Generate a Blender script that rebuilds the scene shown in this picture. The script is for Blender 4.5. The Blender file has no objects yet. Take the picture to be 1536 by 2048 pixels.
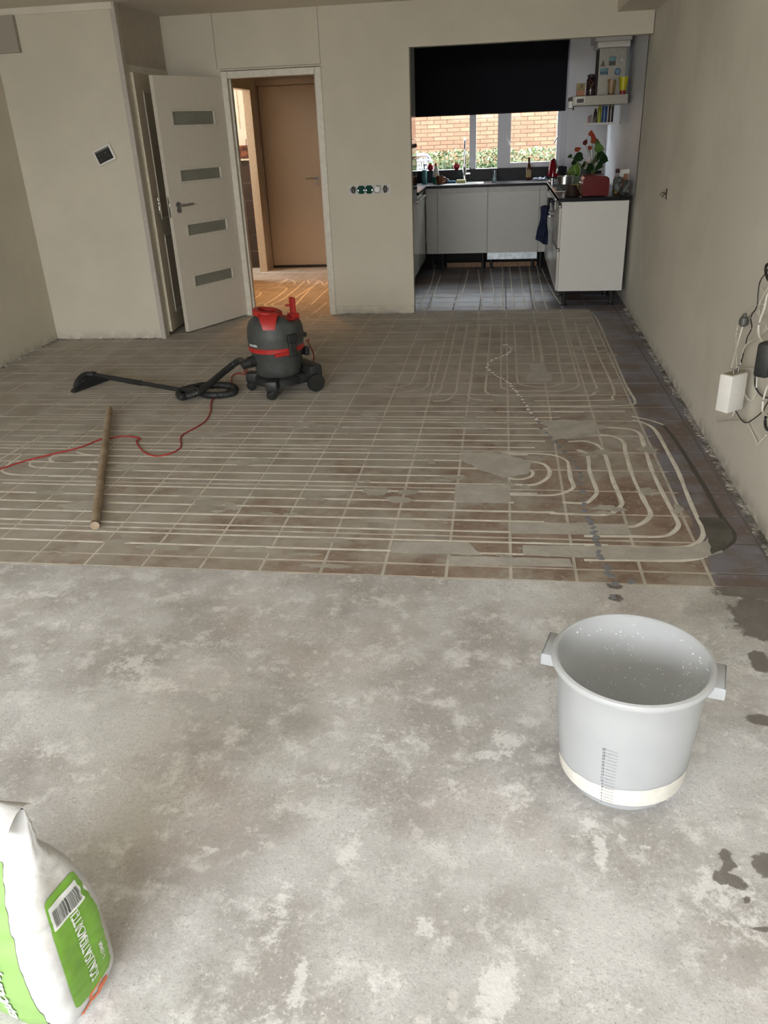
import bpy, bmesh, math, random
from mathutils import Vector, Matrix, noise
R = math.radians
SC = bpy.context.scene
COL = SC.collection
# ------------------------------------------------------------------ camera, world, lights, exposure
F_PX, A_P, A_Y, A_R = 1599.77, 1.1233609, 0.1514799, -0.0426942
CAM = Vector((-0.07009, -2.79123, 1.58424))
RM = (Matrix.Rotation(A_Y, 3, 'Z') @ Matrix.Rotation(A_P, 3, 'X') @ Matrix.Rotation(A_R, 3, 'Z'))
cd = bpy.data.cameras.new('camera'); co = bpy.data.objects.new('camera', cd); COL.objects.link(co)
co.matrix_world = Matrix.Translation(CAM) @ RM.to_4x4()
cd.sensor_fit = 'VERTICAL'; cd.sensor_height = 36; cd.sensor_width = 27
cd.lens = F_PX / 2048 * 36; cd.clip_start = 0.02; cd.clip_end = 200
SC.camera = co
SC.view_settings.view_transform = 'Standard'; SC.view_settings.look = 'None'
SC.view_settings.gamma = 1; SC.view_settings.use_curve_mapping = False
SC.view_settings.exposure = 2.84
W = bpy.data.worlds.new('world'); SC.world = W; W.use_nodes = True
bg = W.node_tree.nodes['Background']; bg.inputs[0].default_value = (0.93, 0.97, 1.03, 1); bg.inputs[1].default_value = 3.0
SC.cycles.use_denoising = True
SC.cycles.max_bounces = 10; SC.cycles.diffuse_bounces = 6; SC.cycles.transparent_max_bounces = 12
SC.cycles.sample_clamp_indirect = 6

def area(name, loc, sx, sy, rot, power=0, color=(1, 1, 1), portal=False):
    l = bpy.data.lights.new(name, 'AREA'); l.shape = 'RECTANGLE'; l.size = sx; l.size_y = sy
    l.energy = power; l.color = color
    if portal: l.cycles.is_portal = True
    o = bpy.data.objects.new(name, l); COL.objects.link(o); o.location = loc; o.rotation_euler = rot
    return o
YR = -5.9                                   # the wall with the big windows, behind the camera
area('sky_portal_rear', (-1.62, YR - 0.02, 1.2), 4.1, 2.35, (R(90), 0, 0), portal=True)
area('sky_portal_kitchen', (-0.2, 8.02, 1.4), 1.8, 0.75, (R(-90), 0, 0), portal=True)
area('hall_lamp', (-2.35, 5.9, 2.4), 0.25, 0.25, (0, 0, 0), 1.9, (1.0, 0.50, 0.20)).data.spread = R(95)
area('toilet_lamp', (-3.75, 7.1, 2.35), 0.3, 0.3, (0, 0, 0), 0.8, (1.0, 0.58, 0.30))

# ------------------------------------------------------------------ helpers
def _ray(px, py):
    return RM @ Vector(((px - 768) / F_PX, -(py - 1024) / F_PX, -1.0))
def at_z(px, py, z=0.0):
    d = _ray(px, py); t = (z - CAM.z) / d.z; return CAM + d * t
def at_y(px, py, y):
    d = _ray(px, py); t = (y - CAM.y) / d.y; return CAM + d * t
def at_x(px, py, x):
    d = _ray(px, py); t = (x - CAM.x) / d.x; return CAM + d * t

def link(o, parent=None, label=None, cat=None, group=None, kind=None):
    if o.name not in COL.objects: COL.objects.link(o)
    if parent is not None: o.parent = parent
    if label: o['label'] = label
    if cat: o['category'] = cat
    if group: o['group'] = group
    if kind: o['kind'] = kind
    return o
def empty(name, loc=(0, 0, 0), rz=0, label=None, cat=None, group=None, rot=None):
    o = bpy.data.objects.new(name, None); o.empty_display_size = 0.05
    o.location = loc; o.rotation_euler = rot if rot else (0, 0, rz)
    return link(o, None, label, cat, group)

class MB:
    def __init__(s, M=None): s.b = bmesh.new(); s.M = M or Matrix()
    def _xf(s, vs, M=None):
        m = s.M @ M if M is not None else s.M
        for v in vs: v.co = m @ v.co
    def box(s, x0, x1, y0, y1, z0, z1, M=None, bev=0):
        r = bmesh.ops.create_cube(s.b, size=1)['verts']
        for v in r: v.co = Vector(((x0 + x1) / 2 + v.co.x * (x1 - x0), (y0 + y1) / 2 + v.co.y * (y1 - y0), (z0 + z1) / 2 + v.co.z * (z1 - z0)))
        if bev:
            es = list({e for v in r for e in v.link_edges})
            r = list({v for f in bmesh.ops.bevel(s.b, geom=es, offset=bev, segments=2, affect='EDGES', profile=.5)['faces'] for v in f.verts} | {v for v in r if v.is_valid})
        s._xf(r, M); return s
    def lathe(s, prof, n=24, M=None, sx=1, sy=1, cap0=True, cap1=True):
        rings = []
        for (r, z) in prof:
            rings.append([s.b.verts.new((r * sx * math.cos(2 * math.pi * k / n), r * sy * math.sin(2 * math.pi * k / n), z)) for k in range(n)])
        for a, b in zip(rings, rings[1:]):
            for k in range(n): s.b.faces.new((a[k], a[(k + 1) % n], b[(k + 1) % n], b[k]))
        if cap0: s.b.faces.new(rings[0][::-1])
        if cap1: s.b.faces.new(rings[-1])
        s._xf([v for r in rings for v in r], M); return s
    def cyl(s, r, p0, p1, n=16, r2=None):
        p0, p1 = Vector(p0), Vector(p1); d = p1 - p0
        M = Matrix.Translation(p0) @ d.to_track_quat('Z', 'Y').to_matrix().to_4x4()
        return s.lathe([(r, 0), (r if r2 is None else r2, d.length)], n, M)
    def tube(s, pts, r, n=8, sub=6, smooth=True, rf=None, closed=False):
        P = [Vector(p) for p in pts]
        if smooth and len(P) > 2:
            Q = []
            m = len(P)
            for i in range(m if closed else m - 1):
                if closed: a, b, c, d = P[i - 1], P[i], P[(i + 1) % m], P[(i + 2) % m]
                else: a, b, c, d = P[max(i - 1, 0)], P[i], P[i + 1], P[min(i + 2, m - 1)]
                for k in range(sub):
                    t = k / sub
                    Q.append(.5 * ((2 * b) + (c - a) * t + (2 * a - 5 * b + 4 * c - d) * t * t + (3 * b - a - 3 * c + d) * t ** 3))
            if not closed: Q.append(P[-1])
            P = Q
        rings = []; up = Vector((0, 0, 1)); L = len(P)
        for i, p in enumerate(P):
            t = (P[(i + 1) % L] - P[i - 1]) if closed else (P[min(i + 1, L - 1)] - P[max(i - 1, 0)])
            t = t.normalized() if t.length > 1e-9 else Vector((1, 0, 0))
            u = t.cross(up)
            if u.length < 1e-3: u = t.cross(Vector((0, 1, 0)))
            u.normalize(); w = u.cross(t)
            rr = rf(i / (L - 1), i) * r if rf else r
            rings.append([s.b.verts.new(p + (u * math.cos(2 * math.pi * k / n) + w * math.sin(2 * math.pi * k / n)) * rr) for k in range(n)])
        prs = list(zip(rings, rings[1:])) + ([(rings[-1], rings[0])] if closed else [])
        for a, b in prs:
            for k in range(n): s.b.faces.new((a[k], b[k], b[(k + 1) % n], a[(k + 1) % n]))
        if not closed: s.b.faces.new(rings[0]); s.b.faces.new(rings[-1][::-1])
        s._xf([v for q in rings for v in q]); return s
    def ell(s, c, rx, ry, rz, n=12, M=None):
        r = bmesh.ops.create_uvsphere(s.b, u_segments=n, v_segments=max(6, n // 2 + 2), radius=1)['verts']
        for v in r: v.co = Vector((c[0] + v.co.x * rx, c[1] + v.co.y * ry, c[2] + v.co.z * rz))
        s._xf(r, M); return s
    def poly(s, pts, h=None, M=None):
        vs = [s.b.verts.new(Vector(p)) for p in pts]
        f = s.b.faces.new(vs)
        if h is not None:
            r = bmesh.ops.extrude_face_region(s.b, geom=[f])
            nv = [g for g in r['geom'] if isinstance(g, bmesh.types.BMVert)]
            for v in nv: v.co += Vector(h)
            vs += nv
        s._xf(vs, M); return s
    def grid(s, fn, nu, nv):
        V = [[s.b.verts.new(fn(i / nu, j / nv)) for j in range(nv + 1)] for i in range(nu + 1)]
        for i in range(nu):
            for j in range(nv): s.b.faces.new((V[i][j], V[i + 1][j], V[i + 1][j + 1], V[i][j + 1]))
        s._xf([v for q in V for v in q]); return s
    def done(s, name, mat, parent=None, smooth=False, label=None, cat=None, group=None, kind=None, loc=None, recalc=True):
        if recalc: bmesh.ops.recalc_face_normals(s.b, faces=s.b.faces)
        me = bpy.data.meshes.new(name); s.b.to_mesh(me); s.b.free()
        if smooth:
            me.polygons.foreach_set('use_smooth', [True] * len(me.polygons))
            try: me.set_sharp_from_angle(angle=R(38))
            except Exception: pass
        for m in (mat if isinstance(mat, (list, tuple)) else [mat]): me.materials.append(m)
        o = bpy.data.objects.new(name, me)
        if loc is not None: o.location = loc
        return link(o, parent, label, cat, group, kind)

# ------------------------------------------------------------------ materials
class NT:
    def __init__(s, name):
        s.m = bpy.data.materials.new(name); s.m.use_nodes = True; s.t = s.m.node_tree; s.n = s.t.nodes
        s.bs = s.n['Principled BSDF']
    def node(s, typ, ins=None, **kw):
        n = s.n.new(typ)
        for k, v in kw.items(): setattr(n, k, v)
        for k, v in (ins or {}).items():
            if isinstance(v, bpy.types.NodeSocket): s.t.links.new(v, n.inputs[k])
            else: n.inputs[k].default_value = v
        return n
    def pos(s):
        if not hasattr(s, '_p'): s._p = s.node('ShaderNodeNewGeometry').outputs['Position']
        return s._p
    def noise(s, scale, detail=4, rough=.55, vec=None, dist=0, off=None):
        v = vec or s.pos()
        if off: v = s.node('ShaderNodeVectorMath', {0: v, 1: off}, operation='ADD').outputs[0]
        return s.node('ShaderNodeTexNoise', {'Vector': v, 'Scale': scale, 'Detail': detail, 'Roughness': rough, 'Distortion': dist}).outputs['Fac']
    def ramp(s, fac, a, b, ca=0, cb=1, smooth=True):
        n = s.node('ShaderNodeMapRange', {'Value': fac, 'From Min': a, 'From Max': b, 'To Min': ca, 'To Max': cb})
        if smooth: n.interpolation_type = 'SMOOTHSTEP'
        return n.outputs[0]
    def mix(s, f, a, b):
        n = s.node('ShaderNodeMix', {'Factor': f}, data_type='RGBA')
        for i, v in ((6, a), (7, b)):
            if isinstance(v, bpy.types.NodeSocket): s.t.links.new(v, n.inputs[i])
            else: n.inputs[i].default_value = (*v, 1) if len(v) == 3 else v
        return n.outputs[2]
    def math(s, op, a, b=0, c=None):
        ins = {0: a, 1: b}
        if c is not None: ins[2] = c
        return s.node('ShaderNodeMath', ins, operation=op).outputs[0]
    def xyz(s): return s.node('ShaderNodeSeparateXYZ', {0: s.pos()}).outputs
    def out(s, col=None, rough=None, bump=None, bstr=.1, bdist=.002, **kw):
        def st(k, v):
            if isinstance(v, bpy.types.NodeSocket): s.t.links.new(v, s.bs.inputs[k])
            elif isinstance(v, (tuple, list)): s.bs.inputs[k].default_value = (*v, 1) if len(v) == 3 else v
            else: s.bs.inputs[k].default_value = v
        if col is not None: st('Base Color', col)
        if rough is not None: st('Roughness', rough)
        for k, v in kw.items(): st(k.replace('_', ' '), v)
        if bump is not None:
            b = s.node('ShaderNodeBump', {'Height': bump, 'Strength': bstr, 'Distance': bdist})
            s.t.links.new(b.outputs[0], s.bs.inputs['Normal'])
        return s.m

def mat(name, col, rough=.5, metal=0, var=.06, scale=30, bump=0, **kw):
    t = NT(name); n = t.noise(scale, 3)
    c2 = tuple(max(0, c * (1 - var * 2)) for c in col)
    c = t.mix(t.ramp(n, .3, .7), c2, col)
    return t.out(c, rough, n if bump else None, bump, .002, Metallic=metal, **kw)

def wall_mat(name, col, var=.05, wear=0.0):
    t = NT(name)
    big = t.noise(1.3, 4, .6); mid = t.noise(9, 5, .6); fine = t.noise(160, 3, .6)
    c = t.mix(t.ramp(big, .35, .65), tuple(k * (1 - var) for k in col), tuple(min(1, k * (1 + var * .6)) for k in col))
    c = t.mix(t.ramp(mid, .5, .75, 0, .35), c, tuple(k * .93 for k in col))
    if wear:
        z = t.xyz()[2]
        low = t.math('MULTIPLY', t.ramp(z, .10, .0), t.ramp(t.noise(14, 5), .35, .6))
        c = t.mix(t.math('MULTIPLY', low, wear), c, (.34, .31, .27))
    return t.out(c, .85, fine, .25, .002)

M_WALL = wall_mat('painted_plaster', (.60, .555, .455), wear=.6)
M_WALLR = wall_mat('skim_plaster', (.66, .63, .55), .07, wear=.8)
M_CEIL = wall_mat('ceiling_paint', (.68, .63, .54))
M_KWALL = wall_mat('kitchen_wall_paint', (.72, .70, .70))
M_HWALL = wall_mat('hall_wall_paint', (.72, .64, .54))
M_PATCH = wall_mat('grey_filler', (.44, .41, .36))
M_TRIM = mat('white_gloss_trim', (.66, .62, .52), .4)
M_DOOR = mat('door_paint', (.66, .61, .52), .45, var=.02)
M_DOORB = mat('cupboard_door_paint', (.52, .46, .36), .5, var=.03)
M_GAP = mat('dark_gap', (.03, .027, .022), .9)

def tile_mat():
    t = NT('dusty_floor_tile')
    oi = t.node('ShaderNodeObjectInfo').outputs['Random']
    gi = t.node('ShaderNodeNewGeometry').outputs['Random Per Island']
    rnd = t.math('FRACT', t.math('ADD', oi, gi))
    X, Y, Z = t.xyz()
    base = t.mix(rnd, (.27, .185, .14), (.35, .265, .20))
    base = t.mix(t.ramp(t.noise(7, 5, .6), .35, .7), base, (.19, .12, .085))
    # cement dust film: thicker toward the back and the left of the room
    bias = t.math('ADD', t.math('MULTIPLY', Y, .055), t.math('MULTIPLY', X, -.050))
    film = t.noise(2.2, 8, .62)
    f2 = t.noise(11, 8, .68, off=(3, 7, 0))
    v = t.math('ADD', t.math('ADD', t.math('MULTIPLY', film, .75), t.math('MULTIPLY', f2, .35)), bias)
    m = t.ramp(v, .48, .70, .05, .88)
    fleck = t.ramp(t.noise(42, 7, .72, off=(1, 2, 3)), .54, .64, 0, .85)
    m = t.math('MAXIMUM', m, fleck)
    dustc = t.mix(t.ramp(t.noise(5, 4), .3, .7), (.36, .33, .275), (.45, .425, .37))
    dry = t.mix(m, base, dustc)
    # strip along the right wall that was washed: dark glazed tile
    wob = t.math('MULTIPLY', t.math('SUBTRACT', t.noise(5, 6, .6), .5), .22)
    wm = t.ramp(t.math('ADD', X, wob), .745, .775)
    wm = t.math('MULTIPLY', wm, t.ramp(Y, -.3, -.25))
    kit = t.math('MULTIPLY', t.ramp(Y, 4.85, 4.92), t.ramp(X, -1.5, -1.4))
    wetc = t.mix(t.ramp(t.noise(3.1, 5, .6, off=(5, 1, 0)), .42, .6), (.155, .115, .10), (.205, .20, .235))
    wetc = t.mix(t.ramp(t.noise(26, 8, .7), .56, .68, 0, .5), wetc, (.40, .39, .40))
    w = t.math('MAXIMUM', wm, kit)
    col = t.mix(w, dry, wetc)
    rough = t.ramp(w, 0, 1, .85, .42, smooth=False)
    return t.out(col, rough, t.noise(60, 6, .7), .25, .003)
M_TILE = tile_mat()
def fill_mat():
    t = NT('cement_groove_fill')
    X, Y, Z = t.xyz()
    c = t.mix(t.ramp(t.noise(14, 5), .3, .7), (.62, .58, .50), (.80, .765, .69))
    dusty = t.ramp(t.math('ADD', t.math('MULTIPLY', Y, .35), t.math('ADD', t.math('MULTIPLY', X, -.12), t.math('MULTIPLY', t.noise(2.2, 6), .6))), .85, 1.25, 0, .72)
    dusty = t.math('MULTIPLY', dusty, t.ramp(Y, 4.9, 4.8))
    c = t.mix(dusty, c, (.45, .415, .35))
    return t.out(c, .9, t.noise(90, 4), .3, .002)
M_FILL = fill_mat()
def patch_mat(name, a, b, r=.85):
    t = NT(name)
    c = t.mix(t.ramp(t.noise(8, 7, .65), .35, .68), a, b)
    c = t.mix(t.ramp(t.noise(60, 6, .7), .55, .7, 0, .5), c, tuple(min(1, k * 1.25) for k in b))
    return t.out(c, r, t.noise(40, 6), .3, .003)
M_SCREED = patch_mat('screed_patch', (.42, .40, .355), (.52, .50, .45))
M_WETMORTAR = patch_mat('wet_mortar', (.065, .058, .045), (.12, .11, .09), .35)
def grout_mat():
    t = NT('joint_grout'); X, Y, Z = t.xyz()
    c = t.mix(t.ramp(t.noise(10, 6, .6), .3, .7), (.46, .42, .36), (.62, .58, .51))
    w = t.math('MAXIMUM', t.ramp(X, .76, .79), t.math('MULTIPLY', t.ramp(Y, 4.85, 4.9), t.ramp(X, -1.5, -1.4)))
    return t.out(t.mix(t.math('MULTIPLY', w, .85), c, (.10, .09, .09)), .9)
M_GROUT = grout_mat()

def concrete_mat():
    t = NT('bare_concrete')
    a = t.noise(2.4, 8, .6); b = t.noise(9, 9, .66, off=(4, 4, 0)); c = t.noise(150, 5, .7); d = t.noise(30, 6, .7, off=(9, 1, 0))
    col = t.mix(t.ramp(a, .35, .65), (.385, .37, .35), (.63, .63, .625))
    col = t.mix(t.ramp(t.noise(1.6, 4, .6, off=(0, 9, 0)), .5, .72, 0, .5), col, (.56, .50, .475))
    col = t.mix(t.ramp(b, .5, .66, 0, .75), col, (.76, .76, .75))
    col = t.mix(t.ramp(d, .60, .66, 0, .6), col, (.80, .79, .77))
    col = t.mix(t.ramp(c, .54, .70, 0, .6), col, (.25, .225, .20))
    col = t.mix(t.ramp(t.noise(90, 6, .75, off=(2, 5, 0)), .62, .68, 0, .55), col, (.85, .84, .81))
    vo = t.node('ShaderNodeTexVoronoi', {'Vector': t.pos(), 'Scale': 17.0, 'Randomness': 1.0})
    spot = t.math('MULTIPLY', t.ramp(vo.outputs['Distance'], .30, .20), t.ramp(t.noise(3.3, 3, .5, off=(7, 3, 0)), .52, .60))
    spot = t.math('MULTIPLY', spot, t.ramp(t.node('ShaderNodeSeparateColor', {0: vo.outputs['Color']}).outputs[0], .55, .6))
    col = t.mix(t.math('MULTIPLY', spot, .6), col, (.72, .70, .67))
    g1 = t.noise(75, 8, .82, off=(6, 2, 0)); g2 = t.noise(230, 4, .8, off=(2, 8, 0))
    gm = t.ramp(t.noise(4.5, 5, .6, off=(8, 8, 0)), .35, .65, .35, 1)
    col = t.mix(t.math('MULTIPLY', t.ramp(g1, .54, .66, 0, .8), gm), col, (.84, .83, .80))
    col = t.mix(t.math('MULTIPLY', t.ramp(g1, .46, .36, 0, .7), gm), col, (.27, .245, .22))
    col = t.mix(t.ramp(g2, .55, .68, 0, .5), col, (.25, .23, .21))
    at = t.node('ShaderNodeAttribute', attribute_name='splash').outputs['Fac']
    e = t.math('ADD', at, t.math('MULTIPLY', t.math('SUBTRACT', t.noise(26, 9, .8, off=(1, 1, 0)), .5), 2.6))
    col = t.mix(t.ramp(e, .42, .72, 0, .62), col, (.86, .86, .85))
    dk = t.node('ShaderNodeAttribute', attribute_name='damp').outputs['Fac']
    e2 = t.math('ADD', dk, t.math('MULTIPLY', t.math('SUBTRACT', t.noise(18, 8, .7, off=(3, 1, 0)), .5), 1.1))
    dm = t.ramp(e2, .45, .6, 0, .85)
    col = t.mix(dm, col, (.125, .11, .095))
    return t.out(col, t.ramp(dm, 0, 1, .88, .5, smooth=False), t.math('ADD', b, t.math('MULTIPLY', c, .4)), .45, .004)
M_CONC = concrete_mat()

# ------------------------------------------------------------------ room shell
CEIL = 2.5
def wallx(y): return 1.035 + .013 * y       # right wall plane
XL = -3.95
def wall_prism(name, p0, p1, z0, z1, th, m, side=1):
    """wall along p0->p1 (xy), thickness to the right of the direction * side"""
    a, b = Vector((*p0, 0)), Vector((*p1, 0)); d = (b - a).normalized(); n = Vector((d.y, -d.x, 0)) * th * side
    mb = MB(); mb.poly([(a.x, a.y, z0), (b.x, b.y, z0), (b.x + n.x, b.y + n.y, z0), (a.x + n.x, a.y + n.y, z0)], (0, 0, z1 - z0))
    return mb.done(name, m, kind='structure')
wall_prism('wall_right', (wallx(YR), YR), (wallx(7.9), 7.9), -.05, CEIL, .12, M_WALLR)
wall_prism('wall_left', (XL, 3.9), (XL, YR), -.05, CEIL, .12, M_WALL)
# rear wall with the two big windows
mb = MB(); mb.box(-4.1, 1.2, YR - .1, YR, -.05, .04); mb.box(-4.1, 1.2, YR - .1, YR, 2.35, CEIL)
mb.box(-4.1, -3.65, YR - .1, YR, .04, 2.35); mb.box(.42, 1.2, YR - .1, YR, .04, 2.35)
mb.done('wall_rear', M_WALL, kind='structure')
MB().box(-4.1, 1.3, YR, 8.1, CEIL, CEIL + .1).done('ceiling', M_CEIL, kind='structure')
# the block on the left, front face and the reveal with the cupboard
mb = MB(); mb.box(XL - .1, -2.955, 3.84, 3.90, 0, CEIL); mb.done('wall_block', M_WALL, kind='structure')
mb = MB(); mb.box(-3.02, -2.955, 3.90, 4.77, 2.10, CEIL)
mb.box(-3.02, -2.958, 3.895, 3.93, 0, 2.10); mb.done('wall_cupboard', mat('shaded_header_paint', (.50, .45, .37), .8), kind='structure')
MB().box(-4.05, -3.62, 3.925, 4.8, 0, CEIL).done('wall_cupboard_back', M_HWALL, kind='structure')
# back wall (door wall), with door opening and kitchen opening
YB = 4.765
DX0, DX1 = -2.478, -1.60                       # outer edges of the door frame
KX0 = -.853
BZ = 2.175
mb = MB()
mb.box(-3.75, DX0, YB, YB + .10, 0, CEIL); mb.box(DX0, DX1, YB, YB + .10, 2.075, CEIL)
mb.box(DX1, KX0, YB, YB + .10, 0, CEIL); mb.box(KX0, 1.09, YB, YB + .10, BZ, CEIL)
mb.done('wall_back', M_WALL, kind='structure')
for k, px in enumerate((421, 634)):            # panel seams above the door
    a, b = at_y(px, 20, YB), at_y(px + (16 if k == 0 else 7), 136, YB)
    MB().box(a.x - .003, a.x + .003, YB - .0015, YB + .001, 2.09, CEIL).done('trim_%d' % (k + 1), mat('panel_seam', (.36, .33, .28), .9), kind='structure')
MB().box(DX0, DX1, YB - .002, YB, 2.085, 2.092).done('trim_3', mat('panel_seam_b', (.36, .33, .28), .9), kind='structure')
MB().box(DX1 + .02, KX0, YB - .012, YB, 0.012, .078, bev=.003).done('baseboard_back', M_WALL, kind='structure')
# boxing along the right wall under the ceiling, and the beam end
MB().box(.80, 1.10, 1.0, YB, 2.335, CEIL).done('trim_4', M_CEIL, kind='structure')
MB().box(-4.0, -3.735, 3.80, 3.84, 2.21, 2.455).done('trim_5', wall_mat('shaded_taupe_paint', (.36, .33, .275)), kind='structure')  # darker colour paints the ceiling's shade onto this shallow patch
MB().box(-4.0, -2.955, 3.825, 3.84, 2.455, CEIL).done('trim_6', M_CEIL, kind='structure')
# bead at the block corner
MB().box(-2.975, -2.935, 3.83, 3.842, 0, CEIL).done('trim_7', mat('corner_bead_paint', (.47, .43, .38), .6), kind='structure')
MB().box(-2.957, -2.935, 3.842, 3.90, 0, CEIL).done('trim_8', mat('corner_bead_side', (.50, .46, .38), .6), kind='structure')

# hall behind the door
HXL, HXR, HYB = -3.0, -1.45, 7.72
mb = MB(); mb.box(HXL - .08, HXL, YB + .1, 6.72, 0, CEIL); mb.box(HXL - .08, HXL, 7.42, HYB, 0, CEIL); mb.box(HXL - .08, HXL, 6.72, 7.42, 2.1, CEIL)
mb.done('wall_hall_left', M_HWALL, kind='structure')
MB().box(HXR, HXR + .06, YB + .1, HYB, 0, CEIL).done('wall_hall_right', M_HWALL, kind='structure')
MB().box(-4.6, HXR + .06, HYB, HYB + .08, 0, CEIL).done('wall_hall_back', M_HWALL, kind='structure')
mb = MB(); mb.box(-4.6, HXL - .08, 6.3, 6.36, 0, CEIL); mb.box(-4.68, -4.6, 6.3, 7.8, 0, CEIL); mb.done('wall_toilet', M_HWALL, kind='structure')
# kitchen shell
KXL, KYB = -1.39, 7.86
WZ0, WZ1, WX0, WX1 = 1.085, 2.40, -1.30, .665
MB().box(KXL - .06, KXL, YB + .1, KYB, 0, CEIL).done('wall_kitchen_left', M_KWALL, kind='structure')
mb = MB(); mb.box(KXL - .1, 1.25, KYB, KYB + .2, 0, WZ0); mb.box(KXL - .1, 1.25, KYB, KYB + .2, WZ1, CEIL)
mb.box(KXL - .1, WX0, KYB, KYB + .2, WZ0, WZ1); mb.box(WX1, 1.25, KYB, KYB + .2, WZ0, WZ1)
mb.done('wall_kitchen', M_KWALL, kind='structure')
def lin(y): return wallx(y)
mb = MB(); mb.poly([(wallx(5.0), 5.0, .95), (wallx(KYB), KYB, .95), (wallx(KYB) - .004, KYB, .95), (wallx(5.0) - .004, 5.0, .95)], (0, 0, 1.4))
mb.done('wall_kitchen_panel', mat('glossy_wall_panel', (.78, .79, .82), .5), kind='structure')

# ------------------------------------------------------------------ floor
fl = MB(); fl.box(-4.7, 1.3, -.105, 8.1, -.12, -.0012)
FLOOR = fl.done('floor', M_GROUT, kind='structure')
T = .25; J = .0055
def tile_mesh(name, w, h):
    mb = MB(); b = .0012
    x, y = w / 2 - J, h / 2 - J
    mb.lathe([], 4) if False else None
    v = [mb.b.verts.new(p) for p in ((-x, -y, -.004), (x, -y, -.004), (x, y, -.004), (-x, y, -.004), (-x + b, -y + b, 0), (x - b, -y + b, 0), (x - b, y - b, 0), (-x + b, y - b, 0))]
    for q in ((4, 5, 6, 7), (0, 1, 5, 4), (1, 2, 6, 5), (2, 3, 7, 6), (3, 0, 4, 7)): mb.b.faces.new([v[i] for i in q])
    me = bpy.data.meshes.new(name); mb.b.to_mesh(me); mb.b.free(); me.materials.append(M_TILE); return me
tm_full = tile_mesh('tile', T, T); tm_cut = tile_mesh('tile_cut', T, .10)
random.seed(4)
cand = []; outside = []
skip = set()
for i in range(-17, 5):
    for j in range(0, 20):
        cx, cy = (i + .5) * T, (j + .5) * T
        if cx < XL - .1 or cy > 4.99: continue
        if cx < -2.96 and cy > 3.9: continue
        q = RM.transposed() @ (Vector((cx, cy, 0)) - CAM)
        px, py = 768 + F_PX * q.x / -q.z, 1024 - F_PX * q.y / -q.z
        if px < -120 or px > 1700: outside.append((cy, cx)); continue
        cand.append((cy, cx))
cand.sort()
near, rest = cand[:270], cand[270:] + outside
def put_tile(me, x, y):
    o = bpy.data.objects.new('tile', me); o.location = (x, y, random.uniform(-.0006, .0006))
    o.rotation_euler = (random.uniform(-.002, .002), random.uniform(-.002, .002), random.uniform(-.003, .003))
    link(o, FLOOR)
for i in range(-16, 5): put_tile(tm_cut, (i + .5) * T, -.05)
for (y, x) in near: put_tile(tm_full, x, y)
mb = MB()
def add_tile(x, y):
    a = T / 2 - J
    z = random.uniform(-.0006, .0006)
    mb.box(x - a, x + a, y - a, y + a, -.004, z)
for (y, x) in rest: add_tile(x, y)
for i in range(-6, 5):
    for j in range(20, 32): add_tile((i + .5) * T, (j + .5) * T)      # kitchen
for i in range(-13, -5):
    for j in range(20, 31): add_tile((i + .5) * T, (j + .5) * T)      # hall
for i in range(-18, -13):
    for j in range(25, 31): add_tile((i + .5) * T, (j + .5) * T)
mb.done('tile_field', M_TILE, FLOOR, kind='stuff', label='dusty and washed floor tiles farther back, in the hall and in the kitchen')

# milled pipe grooves filled with cement: ribbons lying a hair proud of the tiles
def ribbon(pts, w=.018, z=.0012, sub=5, m=None, smooth=True, name='groove_fill'):
    P = [Vector((p[0], p[1], 0)) for p in pts]
    if smooth and len(P) > 2:
        Q = []
        for i in range(len(P) - 1):
            a, b, c, d = P[max(i - 1, 0)], P[i], P[i + 1], P[min(i + 2, len(P) - 1)]
            for k in range(sub):
                t = k / sub; Q.append(.5 * ((2 * b) + (c - a) * t + (2 * a - 5 * b + 4 * c - d) * t * t + (3 * b - a - 3 * c + d) * t ** 3))
        Q.append(P[-1]); P = Q
    else:
        Q = [P[0]]
        for a, b in zip(P, P[1:]):
            n = max(1, int((b - a).length / .12))
            for k in range(1, n + 1): Q.append(a + (b - a) * k / n)
        P = Q
    mb = MB(); rows = []
    for i, p in enumerate(P):
        t = (P[min(i + 1, len(P) - 1)] - P[max(i - 1, 0)]).normalized(); n = Vector((-t.y, t.x, 0))
        ww = w * (1 + .28 * noise.noise(p * 9)) / 2
        rows.append([mb.b.verts.new(p + n * s * ww + Vector((0, 0, zz))) for s, zz in ((-1, z * .35), (-.5, z), (.5, z), (1, z * .35))])
    for a, b in zip(rows, rows[1:]):
        for k in range(3): mb.b.faces.new((a[k], a[k + 1], b[k + 1], b[k]))
    bmesh.ops.recalc_face_normals(mb.b, faces=mb.b.faces)
    if sum(f.normal.z for f in mb.b.faces) < 0: bmesh.ops.reverse_faces(mb.b, faces=mb.b.faces)
    return mb.done(name, m or M_FILL, FLOOR, recalc=False)
def px_path(pts, ox=0, oy=0, s=1.0): return [at_z(ox + x / s, oy + y / s) for x, y in pts]
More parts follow.
